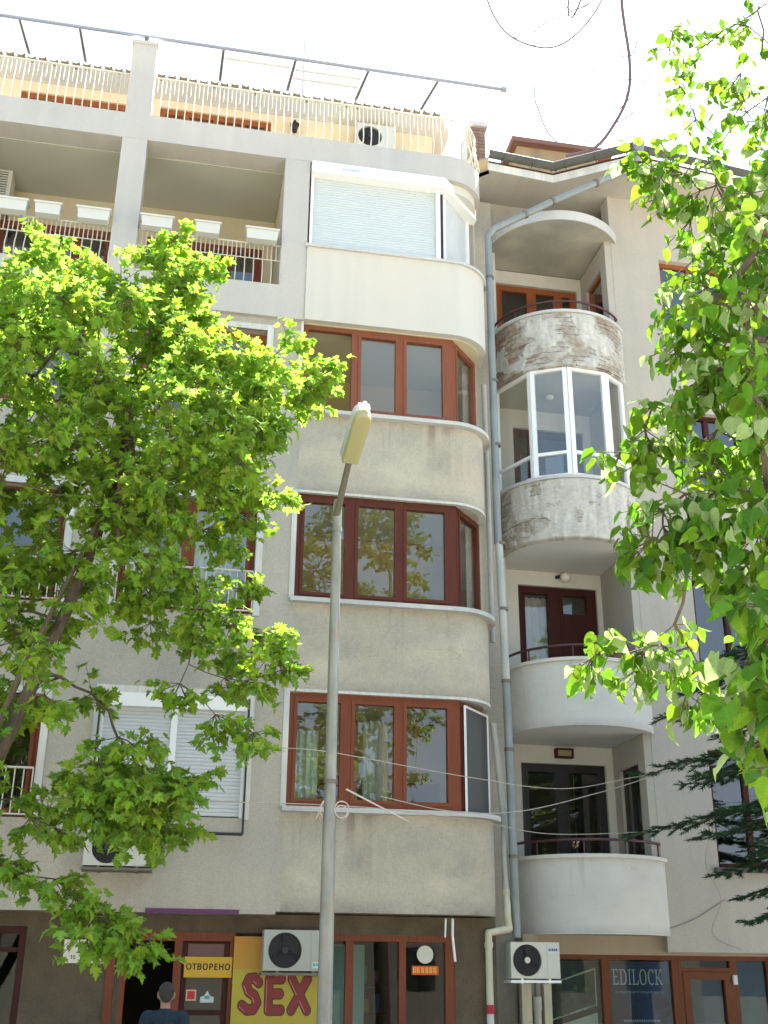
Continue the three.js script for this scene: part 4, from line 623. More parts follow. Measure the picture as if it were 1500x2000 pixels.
{ // street lamp
  const t = thing('street_lamp', 'grey steel street lamp with slanted arm and yellowed lantern before the bay', 'street lamp', [1.5, 0, 4.0]);
  mesh('pole', [new THREE.CylinderGeometry(0.061, 0.073, 3.05, 20, 6).translate(0, 1.525, 0), new THREE.CylinderGeometry(0.045, 0.056, 3.05, 20, 6).translate(0, 4.575, 0), new THREE.CylinderGeometry(0.056, 0.064, 0.06, 20).translate(0, 3.06, 0), new THREE.CylinderGeometry(0.054, 0.054, 0.05, 20).translate(0, 5.86, 0)].map((g) => g.translate(0, 0, 0)), M.post, t);
  const a0 = V(0.0, 6.06, 0), a1 = V(0.037, 6.44, 0.6);
  mesh('arm', [seg(V(-0.012, 5.98, -0.03), a1, 0.036, 0.030, 12)], M.greyMetal, t);
  mesh('clamp', [new THREE.CylinderGeometry(0.034, 0.05, 0.09, 16).translate(0, 6.14, 0), bx(-0.012, 0.012, 6.06, 6.1, 0.03, 0.075)], M.post, t);
  const head = sub('lantern', t, [a1.x, a1.y, a1.z]); const dir = V(0.056, 0.301, 0.60).normalize();
  head.quaternion.setFromRotationMatrix(new THREE.Matrix4().lookAt(V(0, 0, 0), dir.clone().negate(), V(0, 1, 0)));
  // own axes: z runs out along the arm
  const hood = new THREE.SphereGeometry(1, 24, 12, 0, Math.PI * 2, 0, Math.PI / 2); hood.scale(0.125, 0.12, 0.36); hood.translate(0, 0.0, 0.28);
  const cov = new THREE.Shape(); const W2 = 0.063; cov.moveTo(-0.06, -0.06); cov.lineTo(0.06, -0.06); cov.lineTo(W2, 0.02); cov.lineTo(W2, 0.42); cov.quadraticCurveTo(W2, 0.50, 0, 0.505); cov.quadraticCurveTo(-W2, 0.50, -W2, 0.42); cov.lineTo(-W2, 0.02); cov.closePath();
  const ce = new THREE.ExtrudeGeometry(cov, { depth: 0.06, bevelEnabled: true, bevelSize: 0.02, bevelThickness: 0.03, bevelSegments: 3 }); ce.rotateX(Math.PI / 2); 
  mesh('cover', ce, M.lampCover, head); const hd = new THREE.ExtrudeGeometry(cov, { depth: 0.05, bevelEnabled: true, bevelSize: 0.024, bevelThickness: 0.03, bevelSegments: 3 }); hd.rotateX(Math.PI / 2); hd.translate(0, 0.088, 0.0); mesh('hood', hd, M.lampHood, head);
  mesh('end_cap', [bx(-0.055, 0.055, 0.0, 0.08, 0.515, 0.545), bx(-0.016, 0.016, 0.02, 0.06, 0.545, 0.585)], M.whitePaint, head);
  mesh('socket', seg(V(0, 0.01, -0.12), V(0, 0.01, -0.02), 0.034, 0.04, 12), M.lampHood, head);
}
{ // cables and the rod on the lamp post
  const cab = (label, pts, r, mat = M.cable) => { const t = thing('cable', label, 'cable'); mesh('strand', tube(pts, r * 0.62, 6, 48), mat, t); };
  cab('thin cable crossing before the lowest bay window at mid pane', [[1.0, 3.66, 4], [1.5, 3.64, 4], [3.0, 3.6, 3.2], [4.4, 3.68, 2.2], [5.8, 4.02, 1.4], [8.4, 4.6, 0]], 0.007);
  cab('thin cable sagging from lamp post bracket up to the right wall', [[2.02, 3.3, 3.7], [2.9, 3.28, 3.0], [3.9, 3.42, 2.2], [5.2, 3.8, 1.4], [6.9, 4.35, 0.2], [8.9, 4.7, -0.85]], 0.008);
  cab('thin cable running below the lowest sill towards the right window', [[-1.2, 3.12, 4], [1.5, 3.16, 4], [3.2, 3.25, 2.6], [4.5, 3.28, 1.4], [6.3, 3.5, 0.2], [7.6, 3.72, -0.84]], 0.008);
  cab('pale cable hanging in a loop from the lower right window', [[7.62, 3.72, -0.82], [7.48, 3.2, -0.8], [7.66, 2.75, -0.82], [7.5, 2.3, -0.84], [7.9, 2.1, -0.84]], 0.009);
  cab('dark cable stapled across the wall beside the right window', [[6.9, 2.36, -0.885], [7.3, 2.5, -0.885], [7.75, 2.75, -0.885]], 0.008, M.greyMetal);
  const rod = thing('cable_bracket', 'pale rod and coiled cable fixed to the lamp post below the window', 'bracket', [1.5, 3.1, 4.0]);
  mesh('rod', seg(V(0.14, 0.20, 0.05), V(0.78, -0.04, -0.2), 0.009, 0.007, 8), M.cableWhite, rod);
  mesh('coil', [new THREE.TorusGeometry(0.075, 0.006, 6, 24).rotateY(0.3).translate(0.11, 0.02, 0.02), new THREE.TorusGeometry(0.055, 0.006, 6, 24).rotateY(-0.2).rotateX(0.3).translate(0.1, 0.0, 0.04), tube([[-0.07, -0.06, 0.04], [-0.1, 0.02, 0.06], [-0.06, 0.09, 0.05], [-0.13, -0.07, 0.05]], 0.005)], M.cableWhite, rod);
  mesh('band', new THREE.CylinderGeometry(0.064, 0.064, 0.035, 20).translate(0, 0.27, 0), M.greyMetal, rod);
}

// ================================================================ PEOPLE
function sdf(bones, cell, box, k = 0.03) {
  const [lo, hi] = box, span = Math.max(hi[0] - lo[0], hi[1] - lo[1], hi[2] - lo[2]), n = Math.ceil(span / cell) + 4, c = [0, 1, 2].map((i) => (lo[i] + hi[i]) / 2), half = span / 2 + cell * 2;
  const mc = new MarchingCubes(n, new THREE.MeshBasicMaterial(), false, false, 400000); mc.isolation = 0; const h = n / 2;
  for (let z = 0; z < n; z++) for (let y = 0; y < n; y++) for (let x = 0; x < n; x++) {
    const px = c[0] + (x - h) / h * half, py = c[1] + (y - h) / h * half, pz = c[2] + (z - h) / h * half; let d = 1e3;
    for (const [a, b, r0, r1, sx = 1] of bones) {
      const bxv = b[0] - a[0], byv = b[1] - a[1], bzv = b[2] - a[2], qx = px - a[0], qy = py - a[1], qz = pz - a[2], L = bxv * bxv + byv * byv + bzv * bzv || 1e-9, t = Math.min(1, Math.max(0, (qx * bxv + qy * byv + qz * bzv) / L));
      const e = Math.hypot((qx - bxv * t) / sx, qy - byv * t, qz - bzv * t) - (r0 + (r1 - r0) * t), m = Math.max(k - Math.abs(d - e), 0) / k; d = Math.min(d, e) - m * m * k * 0.25;
    }
    mc.field[x + y * n + z * n * n] = -d;
  }
  mc.update();
  const g = new THREE.BufferGeometry(), p = new Float32Array(mc.count * 3); for (let i = 0; i < mc.count; i++) for (let j = 0; j < 3; j++) p[i * 3 + j] = c[j] + mc.positionArray[i * 3 + j] * half;
  g.setAttribute('position', new THREE.BufferAttribute(p, 3)); g.setAttribute('normal', new THREE.BufferAttribute(mc.normalArray.slice(0, mc.count * 3), 3)); g.setAttribute('uv', new THREE.BufferAttribute(new Float32Array(mc.count * 2), 2));
  return g;
}
const clothBump = tex(512, (u, v) => { const n = 0.7 * fbm(u, v, 7, 5, 501, 4) + 0.3 * fbm(u, v, 60, 60, 505, 2); return [n, n, n]; }, [0.6, 0.6], false);
function person(label, pos, turn, shirtMat, trouserMat, hairMat, scale) {
  const t = thing('person', label, 'person', pos); t.rotation.y = turn; t.scale.setScalar(scale);       // faces +z in its own axes, 1.74 m tall
  [shirtMat, trouserMat, hairMat].forEach((m) => { m.bumpMap = clothBump; m.bumpScale = 0.03; });
  const skin = std({ color: lin(0.36, 0.20, 0.135), roughness: 0.6 });
  const arms = [], sleeves = [], legs = [], fingers = [], shoes = [];
  for (const s of [-1, 1]) {
    const sh = [s * 0.185, 1.40, -0.01], el = [s * 0.25, 1.13, -0.03], wr = [s * 0.235, 0.89, 0.07];
    arms.push([sh, el, 0.052, 0.042], [el, wr, 0.041, 0.028]); sleeves.push([sh, [s * 0.235, 1.19, -0.027], 0.072, 0.064]);
    arms.push([wr, [s * 0.225, 0.82, 0.095], 0.028, 0.034]);
    const palm = [s * 0.225, 0.81, 0.1];
    for (let f = 0; f < 4; f++) { const o = (f - 1.5) * 0.019, l = [0.068, 0.076, 0.072, 0.056][f], a = [palm[0], palm[1] - 0.012, palm[2] + o], b = [a[0] - s * 0.006, a[1] - l * 0.5, a[2] + 0.006], c = [b[0] - s * 0.02, b[1] - l * 0.45, b[2] + 0.002]; fingers.push([a, b, 0.0095, 0.009], [b, c, 0.009, 0.0078]); }
    fingers.push([[s * 0.225, 0.845, 0.112], [s * 0.215, 0.815, 0.15], 0.012, 0.0105], [[s * 0.215, 0.815, 0.15], [s * 0.205, 0.785, 0.158], 0.0105, 0.009]);
    fingers.push([wr, palm, 0.027, 0.03]);
    legs.push([[s * 0.095, 0.92, 0], [s * 0.1, 0.5, 0.015], 0.098, 0.066], [[s * 0.1, 0.5, 0.015], [s * 0.1, 0.09, -0.015], 0.066, 0.054]);
    shoes.push([[s * 0.1, 0.055, -0.04], [s * 0.115, 0.045, 0.14], 0.05, 0.04]);
  }
  const torso = [[[0, 0.98, 0], [0, 1.2, 0], 0.115, 0.12, 1.3], [[0, 1.2, 0], [0, 1.36, -0.005], 0.125, 0.105, 1.5], [[-0.15, 1.405, -0.01], [0.15, 1.405, -0.01], 0.068, 0.068]];
  const head = [[[0, 1.43, -0.01], [0, 1.53, 0.0], 0.056, 0.052], [[0, 1.635, -0.012], [0, 1.65, -0.012], 0.093, 0.09, 0.86], [[0, 1.57, 0.035], [0, 1.63, 0.04], 0.058, 0.066], [[0, 1.60, 0.098], [0, 1.625, 0.102], 0.016, 0.01], [[-0.078, 1.60, -0.005], [-0.08, 1.64, -0.01], 0.014, 0.018], [[0.078, 1.60, -0.005], [0.08, 1.64, -0.01], 0.014, 0.018], [[-0.02, 1.572, 0.092], [0.02, 1.572, 0.092], 0.009, 0.009]];
  const bodyG = sdf([...torso.map(([a, b, r0, r1, s]) => [a, b, r0 - 0.012, r1 - 0.012, s]), ...arms, ...head.slice(0, 1), ...legs.map(([a, b, r0, r1]) => [a, b, r0 - 0.012, r1 - 0.012])], 0.016, [[-0.4, 0, -0.25], [0.4, 1.6, 0.25]]);
  const headG = sdf(head, 0.006, [[-0.12, 1.48, -0.13], [0.12, 1.76, 0.14]], 0.02), handG = [-1, 1].map((s) => sdf(fingers.filter(([a]) => Math.sign(a[0]) === s), 0.005, [[s * 0.22 - 0.09, 0.66, 0.02], [s * 0.22 + 0.09, 0.92, 0.2]], 0.008));
  mesh('body', [bodyG, headG, ...handG], skin, t);
  mesh('shirt', sdf([...torso, ...sleeves, [[0, 1.4, -0.01], [0, 1.45, -0.01], 0.085, 0.066]], 0.014, [[-0.36, 0.88, -0.22], [0.36, 1.54, 0.22]]), shirtMat, t);
  mesh('trousers', sdf([...legs, [[-0.06, 0.96, 0], [0.06, 0.96, 0], 0.115, 0.115]], 0.016, [[-0.3, 0, -0.2], [0.3, 1.1, 0.2]]), trouserMat, t);
  mesh('hair', sdf([[[0, 1.66, -0.026], [0, 1.668, -0.03], 0.094, 0.09, 0.88], [[0, 1.60, -0.06], [0, 1.66, -0.05], 0.05, 0.07, 1.05]], 0.007, [[-0.13, 1.5, -0.15], [0.13, 1.8, 0.12]], 0.03), hairMat, t);
  shoes.forEach((b) => mesh('shoe', sdf([b], 0.01, [[b[0][0] - 0.1, 0, -0.12], [b[0][0] + 0.1, 0.12, 0.2]]), M.acDark, t));
  for (const s of [-1, 1]) shared('eye', new THREE.SphereGeometry(0.011, 10, 8).translate(s * 0.032, 1.638, 0.094), M.whitePaint, t);
  return t;
}
person('grey haired person in a dark navy shirt, back turned, walking to the shop doorway', [0.19, 0, 1.8], Math.PI, std({ color: lin(0.012, 0.028, 0.05), roughness: 0.9 }), std({ color: lin(0.03, 0.03, 0.035), roughness: 0.9 }), std({ color: lin(0.045, 0.04, 0.035), roughness: 0.85 }), 0.94);

// ================================================================ TREES
class Tubes {
  constructor() { this.p = []; this.n = []; this.u = []; }
  add(a, b, r0, r1, k) {
    const d = b.clone().sub(a).normalize(), x = Math.abs(d.y) < 0.9 ? V(0, 1, 0).cross(d).normalize() : V(1, 0, 0).cross(d).normalize(), y = d.clone().cross(x), L = a.distanceTo(b);
    const ring = (c, r, i) => { const t = i / k * Math.PI * 2, q = x.clone().multiplyScalar(Math.cos(t)).addScaledVector(y, Math.sin(t)); return [c.clone().addScaledVector(q, r), q]; };
    for (let i = 0; i < k; i++) { const [A0, n0] = ring(a, r0, i), [A1, n1] = ring(a, r0, i + 1), [B0] = ring(b, r1, i), [B1] = ring(b, r1, i + 1);
      for (const [q, n, u, v] of [[A0, n0, i, 0], [A1, n1, i + 1, 0], [B1, n1, i + 1, L], [A0, n0, i, 0], [B1, n1, i + 1, L], [B0, n0, i, L]]) { this.p.push(q.x, q.y, q.z); this.n.push(n.x, n.y, n.z); this.u.push(u / k * r0 * 6, v + a.y); } }
  }
  geometry() { const g = new THREE.BufferGeometry(); g.setAttribute('position', new THREE.Float32BufferAttribute(this.p, 3)); g.setAttribute('normal', new THREE.Float32BufferAttribute(this.n, 3)); g.setAttribute('uv', new THREE.Float32BufferAttribute(this.u, 2)); return g; }
}
function inPoly(x, y, P) { let r = false; for (let i = 0, j = P.length - 1; i < P.length; j = i++) { const [xi, yi] = P[i], [xj, yj] = P[j]; if ((yi > y) !== (yj > y) && x < (xj - xi) * (y - yi) / (yj - yi) + xi) r = !r; } return r; }
function edgeDist(x, y, P) { let m = 1e9; for (let i = 0, j = P.length - 1; i < P.length; j = i++) { const [ax, ay] = P[j], [b, c] = P[i], dx = b - ax, dy = c - ay, t = Math.min(1, Math.max(0, ((x - ax) * dx + (y - ay) * dy) / (dx * dx + dy * dy || 1))); m = Math.min(m, Math.hypot(x - ax - dx * t, y - ay - dy * t)); } return m; }
function leafGeo(outline, fold, droop, two) {     // outline of half a leaf from stem (0,0) to tip (0,1); colours for upper and under side if two
  const full = [...outline, ...outline.slice(1, -1).reverse().map(([x, y]) => [-x, y])], s = new THREE.Shape(full.map(([x, y]) => new THREE.Vector2(x, y)));
  const flat = new THREE.ShapeGeometry(s), pos = [...flat.attributes.position.array], idx = [...flat.index.array];
  for (let i = 0; i < pos.length; i += 3) pos[i + 2] = fold * Math.abs(pos[i]) - droop * pos[i + 1] * pos[i + 1] + 0.05 * Math.sin(pos[i] * 9 + pos[i + 1] * 5);
  const P = [], C = []; const put = (off, col, flip) => { for (let i = 0; i < idx.length; i += 3) for (const k of flip ? [0, 2, 1] : [0, 1, 2]) { const v = idx[i + k] * 3; P.push(pos[v], pos[v + 1], pos[v + 2] + off); C.push(...col); } };
  if (two) { put(0.004, two[0], false); put(-0.004, two[1], true); } else put(0, [1, 1, 1], false);
  const g = new THREE.BufferGeometry(); g.setAttribute('position', new THREE.Float32BufferAttribute(P, 3)); if (two) g.setAttribute('color', new THREE.Float32BufferAttribute(C, 3)); g.computeVertexNormals(); const uv = []; for (let i = 0; i < P.length; i += 3) uv.push(P[i] * 0.7 + 0.5, P[i + 1] * 0.85 + 0.1); g.setAttribute('uv', new THREE.Float32BufferAttribute(uv, 2)); return g;
}
const veins = tex(256, (u, v) => { const x = Math.abs(u - 0.5), y = v - 0.1, mid = Math.exp(-((x / 0.016) ** 2)), q = (y - x * 0.9) * 9, sidev = Math.exp(-(((q - Math.round(q)) / 0.13) ** 2)) * (x < 0.36 ? 1 : 0), k = 0.82 + 0.3 * (fbm(u, v, 8, 8, 301, 3) - 0.5) + 0.2 * Math.max(mid, 0.6 * sidev); return [k * 0.98, k, k * 0.9]; });
const mapleLeaf = leafGeo([[0, 0], [0.10, -0.06], [0.34, -0.10], [0.27, 0.07], [0.58, 0.20], [0.46, 0.30], [0.62, 0.52], [0.40, 0.50], [0.18, 0.44], [0.30, 0.66], [0.16, 0.72], [0, 1]], 0.22, 0.22);
const limeLeaf = leafGeo([[0, 0], [0.10, -0.09], [0.26, -0.08], [0.40, 0.06], [0.46, 0.25], [0.42, 0.45], [0.30, 0.66], [0.14, 0.84], [0, 1.02]], 0.28, 0.25);
const leafMat = (c, v) => new THREE.MeshPhysicalMaterial({ color: lin(...c), roughness: 1, specularIntensity: 0.15, transmission: 0.55, thickness: 0, map: veins, vertexColors: !!v, side: THREE.DoubleSide });

function grow(root, targets, o) {               // a branch skeleton that reaches every target
  const nodes = root.map((p, i) => ({ p: V(...p), parent: i - 1, n: 0, trunk: true })), tips = [];
  const base = nodes[0].p, order = [...targets].sort((a, b) => a.distanceTo(nodes[nodes.length - 1].p) - b.distanceTo(nodes[nodes.length - 1].p));
  for (const t of order) {
    let best = 0, bd = 1e9; nodes.forEach((nd, i) => { const d = nd.p.distanceTo(t) + Math.max(0, nd.p.y - t.y) * o.down + (nd.trunk ? 0.15 : 0); if (d < bd && (nd.parent >= 0 || i > 0)) { bd = d; best = i; } });
    const s = nodes[best].p, L = s.distanceTo(t), k = Math.max(1, Math.ceil(L / 0.22)), mid = s.clone().lerp(t, 0.5).add(V(rr(-1, 1), rr(0.2, 1.2) * o.arch, rr(-1, 1)).multiplyScalar(L * 0.12)); let prev = best;
    for (let i = 1; i <= k; i++) { const u = i / k, p = s.clone().multiplyScalar((1 - u) * (1 - u)).addScaledVector(mid, 2 * u * (1 - u)).addScaledVector(t, u * u); if (i < k) p.add(V(rr(-1, 1), rr(-1, 1), rr(-1, 1)).multiplyScalar(0.02)); nodes.push({ p, parent: prev, n: 0 }); prev = nodes.length - 1; }
    let q = prev; while (q >= 0) { nodes[q].n++; q = nodes[q].parent; }
    tips.push(prev);
  }
  const trunk = new Tubes(), limb = new Tubes(), R = (nd) => Math.max(o.rmin, (nd.trunk ? o.rtop : o.rlimb) * Math.pow(nd.n / targets.length, 0.5));
  nodes.forEach((nd) => { if (nd.parent < 0) return; const q = nodes[nd.parent], r1 = R(nd), r0 = nd.trunk || !q.trunk ? Math.min(R(q), r1 * 1.5) : r1 * 1.15; (nd.trunk ? trunk : limb).add(q.p, nd.p, nd.trunk ? R(q) : r0, r1, nd.trunk ? 12 : r1 > 0.02 ? 7 : 5); });
  return { trunk: trunk.geometry(), limb: limb.geometry(), dirs: tips.map((i) => nodes[i].p.clone().sub(nodes[Math.max(0, nodes[i].parent)].p).normalize()), order };
}
function leaves(centres, dirs, o) {             // leaf places: matrix and colour
  const out = [], m = new THREE.Matrix4(), tw = new Tubes();
  centres.forEach((c, ci) => {
    for (let t = 0; t < o.twigs; t++) {
      const d = V(rr(-1, 1), rr(-0.7, 0.6) - o.hang, rr(-1, 1)).addScaledVector(dirs[ci], 0.5).normalize(), L = o.R * rr(0.45, 1.05);
      const end = c.clone().addScaledVector(d, L).add(V(0, -o.hang * L * 0.3, 0)); tw.add(c, end, 0.0045, 0.0025, 3);
      const n = o.per + Math.floor(rr(0, 3));
      for (let k = 0; k < n; k++) {
        const f = 0.25 + 0.8 * (k + rnd()) / n, p = c.clone().lerp(end, f), out_ = V(rr(-1, 1), rr(-0.3, 0.3), rr(-1, 1)).addScaledVector(d, 0.8).normalize();
        const nrm = V(rr(-1, 1) * o.wild, o.up + rr(-0.2, 0.4), rr(-1, 1) * o.wild).addScaledVector(out_, o.out).normalize(), tip = out_.clone().add(V(0, -o.droop, 0)); tip.addScaledVector(nrm, -tip.dot(nrm)).normalize();
        const side = tip.clone().cross(nrm).normalize(), s = o.size * (o.far ? Math.max(0.72, 1.12 - 0.05 * Math.max(0, p.distanceTo(EYE) - 3.6)) : 1) * rr(0.55, 1.2), q = p.clone().addScaledVector(out_, 0.05);
        m.makeBasis(side.multiplyScalar(s * rr(0.8, 1.12)), tip.clone().multiplyScalar(s), nrm.clone().multiplyScalar(s * rr(-0.5, 2.2))).setPosition(q); if (o.stalk) tw.add(p, q, 0.0016, 0.0011, 3);
        out.push({ m: m.clone(), p: q, c: o.color(), s });
      }
    }
  });
  return { out, twigs: tw.geometry() };
}
function seen(p) { const q = p.clone().project(camera); return Math.abs(q.x) < 1.05 && Math.abs(q.y) < 1.05 && q.z < 1; }
function hangLeaves(t, list, geo, mats, stuffMat, single) {
  list.forEach((l) => { l.d = l.s / l.p.distanceTo(EYE) * (seen(l.p) ? 1 : 0.01); }); list.sort((a, b) => b.d - a.d);
  const one = list.slice(0, single), rest = list.slice(single);
  one.forEach((l, i) => { const x = shared('leaf', geo, mats[i % mats.length], t); x.matrix.copy(l.m); x.matrix.decompose(x.position, x.quaternion, x.scale); });
  const im = new THREE.InstancedMesh(geo, stuffMat, rest.length); rest.forEach((l, i) => { im.setMatrixAt(i, l.m); im.setColorAt(i, l.c); });
  im.name = 'foliage'; im.userData.kind = 'stuff'; im.castShadow = im.receiveShadow = true; t.add(im);
}
function scatter(P, n, gap, zc, thick, test) { const pts = []; let tries = 0; const xs = P.map((p) => p[0]), ys = P.map((p) => p[1]), x0 = Math.min(...xs), x1 = Math.max(...xs), y0 = Math.min(...ys), y1 = Math.max(...ys); while (pts.length < n && tries++ < n * 60) { const x = rr(x0, x1), y = rr(y0, y1); if (!inPoly(x, y, P)) continue; const e = edgeDist(x, y, P), h = Math.min(thick, 0.25 + e * 1.1), z = zc + rr(-h, h), p = V(x, y, z); if (e < 0.1 || pts.some((q) => q.distanceTo(p) < gap)) continue; pts.push(p); } return pts; }
{ // maple on the left
  const t = thing('maple_tree', 'bright green maple leaning in from the left before the grey block', 'tree', [0, 0, 0]);
  const main = [[-5.15, 7.05], [-3.52, 8.06], [-2.08, 8.38], [-1.92, 8.72], [-1.42, 8.92], [-1.33, 8.55], [-0.81, 8.62], [-0.40, 8.93], [-0.01, 8.86], [0.03, 8.28], [0.42, 7.98], [0.91, 7.88], [1.39, 7.60], [1.16, 7.24], [0.79, 7.02], [0.92, 6.57], [1.07, 6.02], [0.79, 5.83], [0.94, 5.30], [1.14, 4.75], [1.03, 4.29], [0.67, 4.47], [0.19, 4.44], [-0.07, 4.67], [-0.45, 4.21], [-0.60, 3.87], [-1.02, 3.62], [-1.44, 3.47], [-4.27, 3.27]];
  const low = [[-0.63, 3.78], [-0.33, 3.88], [0.02, 3.53], [0.74, 3.06], [0.98, 2.84], [0.49, 2.74], [-0.13, 2.68], [-0.67, 2.88], [-0.96, 3.13]];
  const upper = scatter(main.map(([x, y]) => [x, Math.max(y, 5.6)]), 300, 0.19, 4.0, 1.4), mid = scatter(main.map(([x, y]) => [x, Math.min(y, 5.6)]), 125, 0.19, 4.0, 1.0), lowP = scatter(low, 26, 0.2, 4.0, 0.5);
  const extra = [[1.28, 7.58, 4], [1.1, 7.45, 4.1], [-0.05, 8.75, 4], [-0.3, 8.75, 3.9], [-1.6, 8.75, 4.1], [0.07, 4.19, 4.1], [0.41, 3.92, 4.1], [0.75, 3.75, 4.2], [0.68, 4.27, 4], [1.0, 4.39, 4], [0.48, 4.31, 3.9], [-1.3, 3.12, 4], [-1.11, 2.95, 4.1], [-0.89, 2.87, 4.2], [-1.62, 2.94, 4], [-1.61, 3.46, 4.2], [-1.32, 2.56, 4.2], [-1.05, 2.47, 4.2], [-0.84, 2.45, 4.2], [-0.65, 2.29, 4.25], [-0.47, 2.17, 4.25], [-0.28, 2.05, 4.3], [-0.12, 1.95, 4.3], [-0.54, 2.05, 4.3], [-1.59, 2.73, 4.1]].map((p) => V(...p));
  const all = [...upper, ...mid, ...lowP, ...extra];
  const g = grow([[-2.55, 0, 4.15], [-2.45, 0.8, 4.12], [-2.2, 1.7, 4.1], [-1.9, 2.4, 4.08], [-1.55, 3.1, 4.06], [-1.4, 3.6, 4.05], [-1.2, 4.25, 4.02], [-1.02, 4.85, 4.0], [-0.85, 5.5, 3.98], [-0.75, 6.1, 3.95], [-0.68, 6.8, 3.95]], all, { down: 0.5, arch: 0.6, rmin: 0.005, rtop: 0.062, rlimb: 0.055 });
  const tips = leaves(g.order, g.dirs, { twigs: 9, R: 0.32, per: 7, hang: 0.06, wild: 0.85, up: 0.7, out: 0.35, droop: 0.45, size: 0.104, color: () => { const k = rr(0.7, 1.2); return lin(k * rr(0.8, 1.15), k, k * rr(0.6, 1.7)); } });
  const st = new Tubes(), sp = [[-2.3, 1.4, 4.22], [-1.95, 2.2, 4.3], [-1.68, 2.9, 4.33], [-1.5, 3.5, 4.33], [-1.3, 4.2, 4.3], [-1.05, 4.95, 4.26], [-0.8, 5.7, 4.2], [-0.45, 6.5, 4.15]].map((q) => V(...q)); sp.slice(1).forEach((q, i) => st.add(sp[i], q, 0.05 - i * 0.0055, 0.045 - i * 0.0055, 9)); mesh('stem', st.geometry(), M.bark, t);
  mesh('trunk', g.trunk, M.bark, t); mesh('limb', g.limb, M.bark, t); shared('twig', tips.twigs, M.bark, t);
  hangLeaves(t, tips.out, mapleLeaf, [[0.31, 0.48, 0.05], [0.24, 0.42, 0.045], [0.40, 0.53, 0.08], [0.27, 0.45, 0.04]].map((c) => leafMat(c)), leafMat([0.31, 0.48, 0.05]), 280);
}
{ // lime on the right, its sprays near the camera
  const t = thing('lime_tree', 'lime tree with heart shaped leaves hanging in from the right', 'tree', [0, 0, 0]);
  const C = [[1.40, 2.73, 10.88], [1.48, 2.79, 10.94], [1.58, 2.76, 10.97], [1.66, 2.69, 10.99], [1.69, 2.60, 10.98], [1.84, 2.58, 11.04], [1.90, 2.68, 11.11], [1.93, 2.53, 11.09], [1.95, 2.46, 11.04], [1.96, 2.80, 11.16], [1.97, 2.64, 11.12],
    [1.70, 3.27, 10.53], [1.79, 3.30, 10.58], [1.91, 3.31, 10.64], [2.03, 3.33, 10.71], [2.15, 3.28, 10.76], [1.74, 3.45, 10.62], [1.85, 3.48, 10.68], [1.97, 3.49, 10.75], [2.11, 3.45, 10.80], [2.05, 3.15, 10.63], [2.15, 3.12, 10.69], [2.05, 3.0, 10.8], [2.15, 2.95, 10.9],
    [1.82, 3.90, 10.16], [1.92, 3.93, 10.22], [2.04, 3.94, 10.28], [2.17, 3.91, 10.32], [2.30, 3.89, 10.38], [2.44, 3.83, 10.43], [1.93, 4.08, 10.29], [2.04, 4.12, 10.38], [2.20, 4.08, 10.44], [2.34, 4.04, 10.49], [2.1, 3.72, 10.4], [2.25, 3.65, 10.5],
    [2.31, 4.68, 9.83], [2.41, 4.71, 9.90], [2.56, 4.64, 9.94], [2.71, 4.60, 10.00], [2.32, 4.85, 9.95], [2.46, 4.85, 10.02], [2.61, 4.80, 10.08], [2.71, 4.87, 10.18], [2.35, 4.45, 9.9], [2.5, 4.4, 10.0], [2.6, 4.3, 10.1],
    [2.65, 5.45, 9.48], [2.80, 5.45, 9.57], [2.96, 5.45, 9.66], [2.63, 5.66, 9.63], [2.79, 5.61, 9.68], [2.95, 5.62, 9.79], [2.65, 5.78, 9.75], [2.40, 5.90, 9.72], [2.56, 5.86, 9.77], [2.34, 5.94, 9.73], [2.7, 5.25, 9.6], [2.9, 5.2, 9.7],
    [2.69, 7.14, 9.60], [2.69, 7.06, 9.51], [2.85, 6.97, 9.51], [2.91, 7.04, 9.62], [3.05, 7.09, 9.76], [3.20, 6.94, 9.69], [3.08, 6.85, 9.51], [3.29, 6.74, 9.54], [2.84, 6.85, 9.37], [2.93, 6.72, 9.30], [3.20, 6.70, 9.44], [3.10, 6.58, 9.27], [3.33, 6.51, 9.34], [2.84, 6.65, 9.18], [3.12, 7.12, 9.83]].map((p) => V(...p));
  C.forEach((c, i) => c.sub(EYE).multiplyScalar(i < 5 ? 1.6 : i < 11 ? 1.08 : i < 36 ? 1.22 : 1.1).add(EYE).add(V(i > 10 && i < 47 ? 0.1 : 0.03, 0, 0)));
  for (let i = 0; i < 110; i++) { const v = rnd(); if ((v > 0.68 && v < 0.82) || (v >= 0.82 && rnd() < 0.5) || (v < 0.35 && rnd() < 0.45)) continue; const y = 2.75 + v * 4.6, zz = 11.0 - v * 1.7; C.push(V(1.95 + v * 1.12 + rr(0.05, 0.75), y + rr(-0.1, 0.1), zz + rr(-0.25, 0.25))); }
  for (const c of [...C].slice(0, 59)) for (let k = 0; k < 2; k++) C.push(c.clone().add(V(rr(-0.02, 0.26), rr(-0.16, 0.1), rr(-0.16, 0.16))));
  for (let i = 0; i < 24; i++) C.push(V(rr(3.6, 5.8), rr(3.6, 8.5), rr(8.6, 11.4)));
  for (let i = 0; i < 5; i++) C.push(V(rr(2.6, 3.5), rr(7.8, 8.6), rr(9.8, 12)));
  const g = grow([[4.9, 0, 10.4], [4.9, 1.0, 10.4], [4.85, 2.0, 10.4], [4.8, 3.0, 10.35], [4.8, 4.0, 10.35], [4.75, 5.0, 10.3], [4.7, 6.0, 10.3], [4.7, 7.0, 10.3]], C, { down: 0.15, arch: 0.8, rmin: 0.003, rtop: 0.16, rlimb: 0.04 });
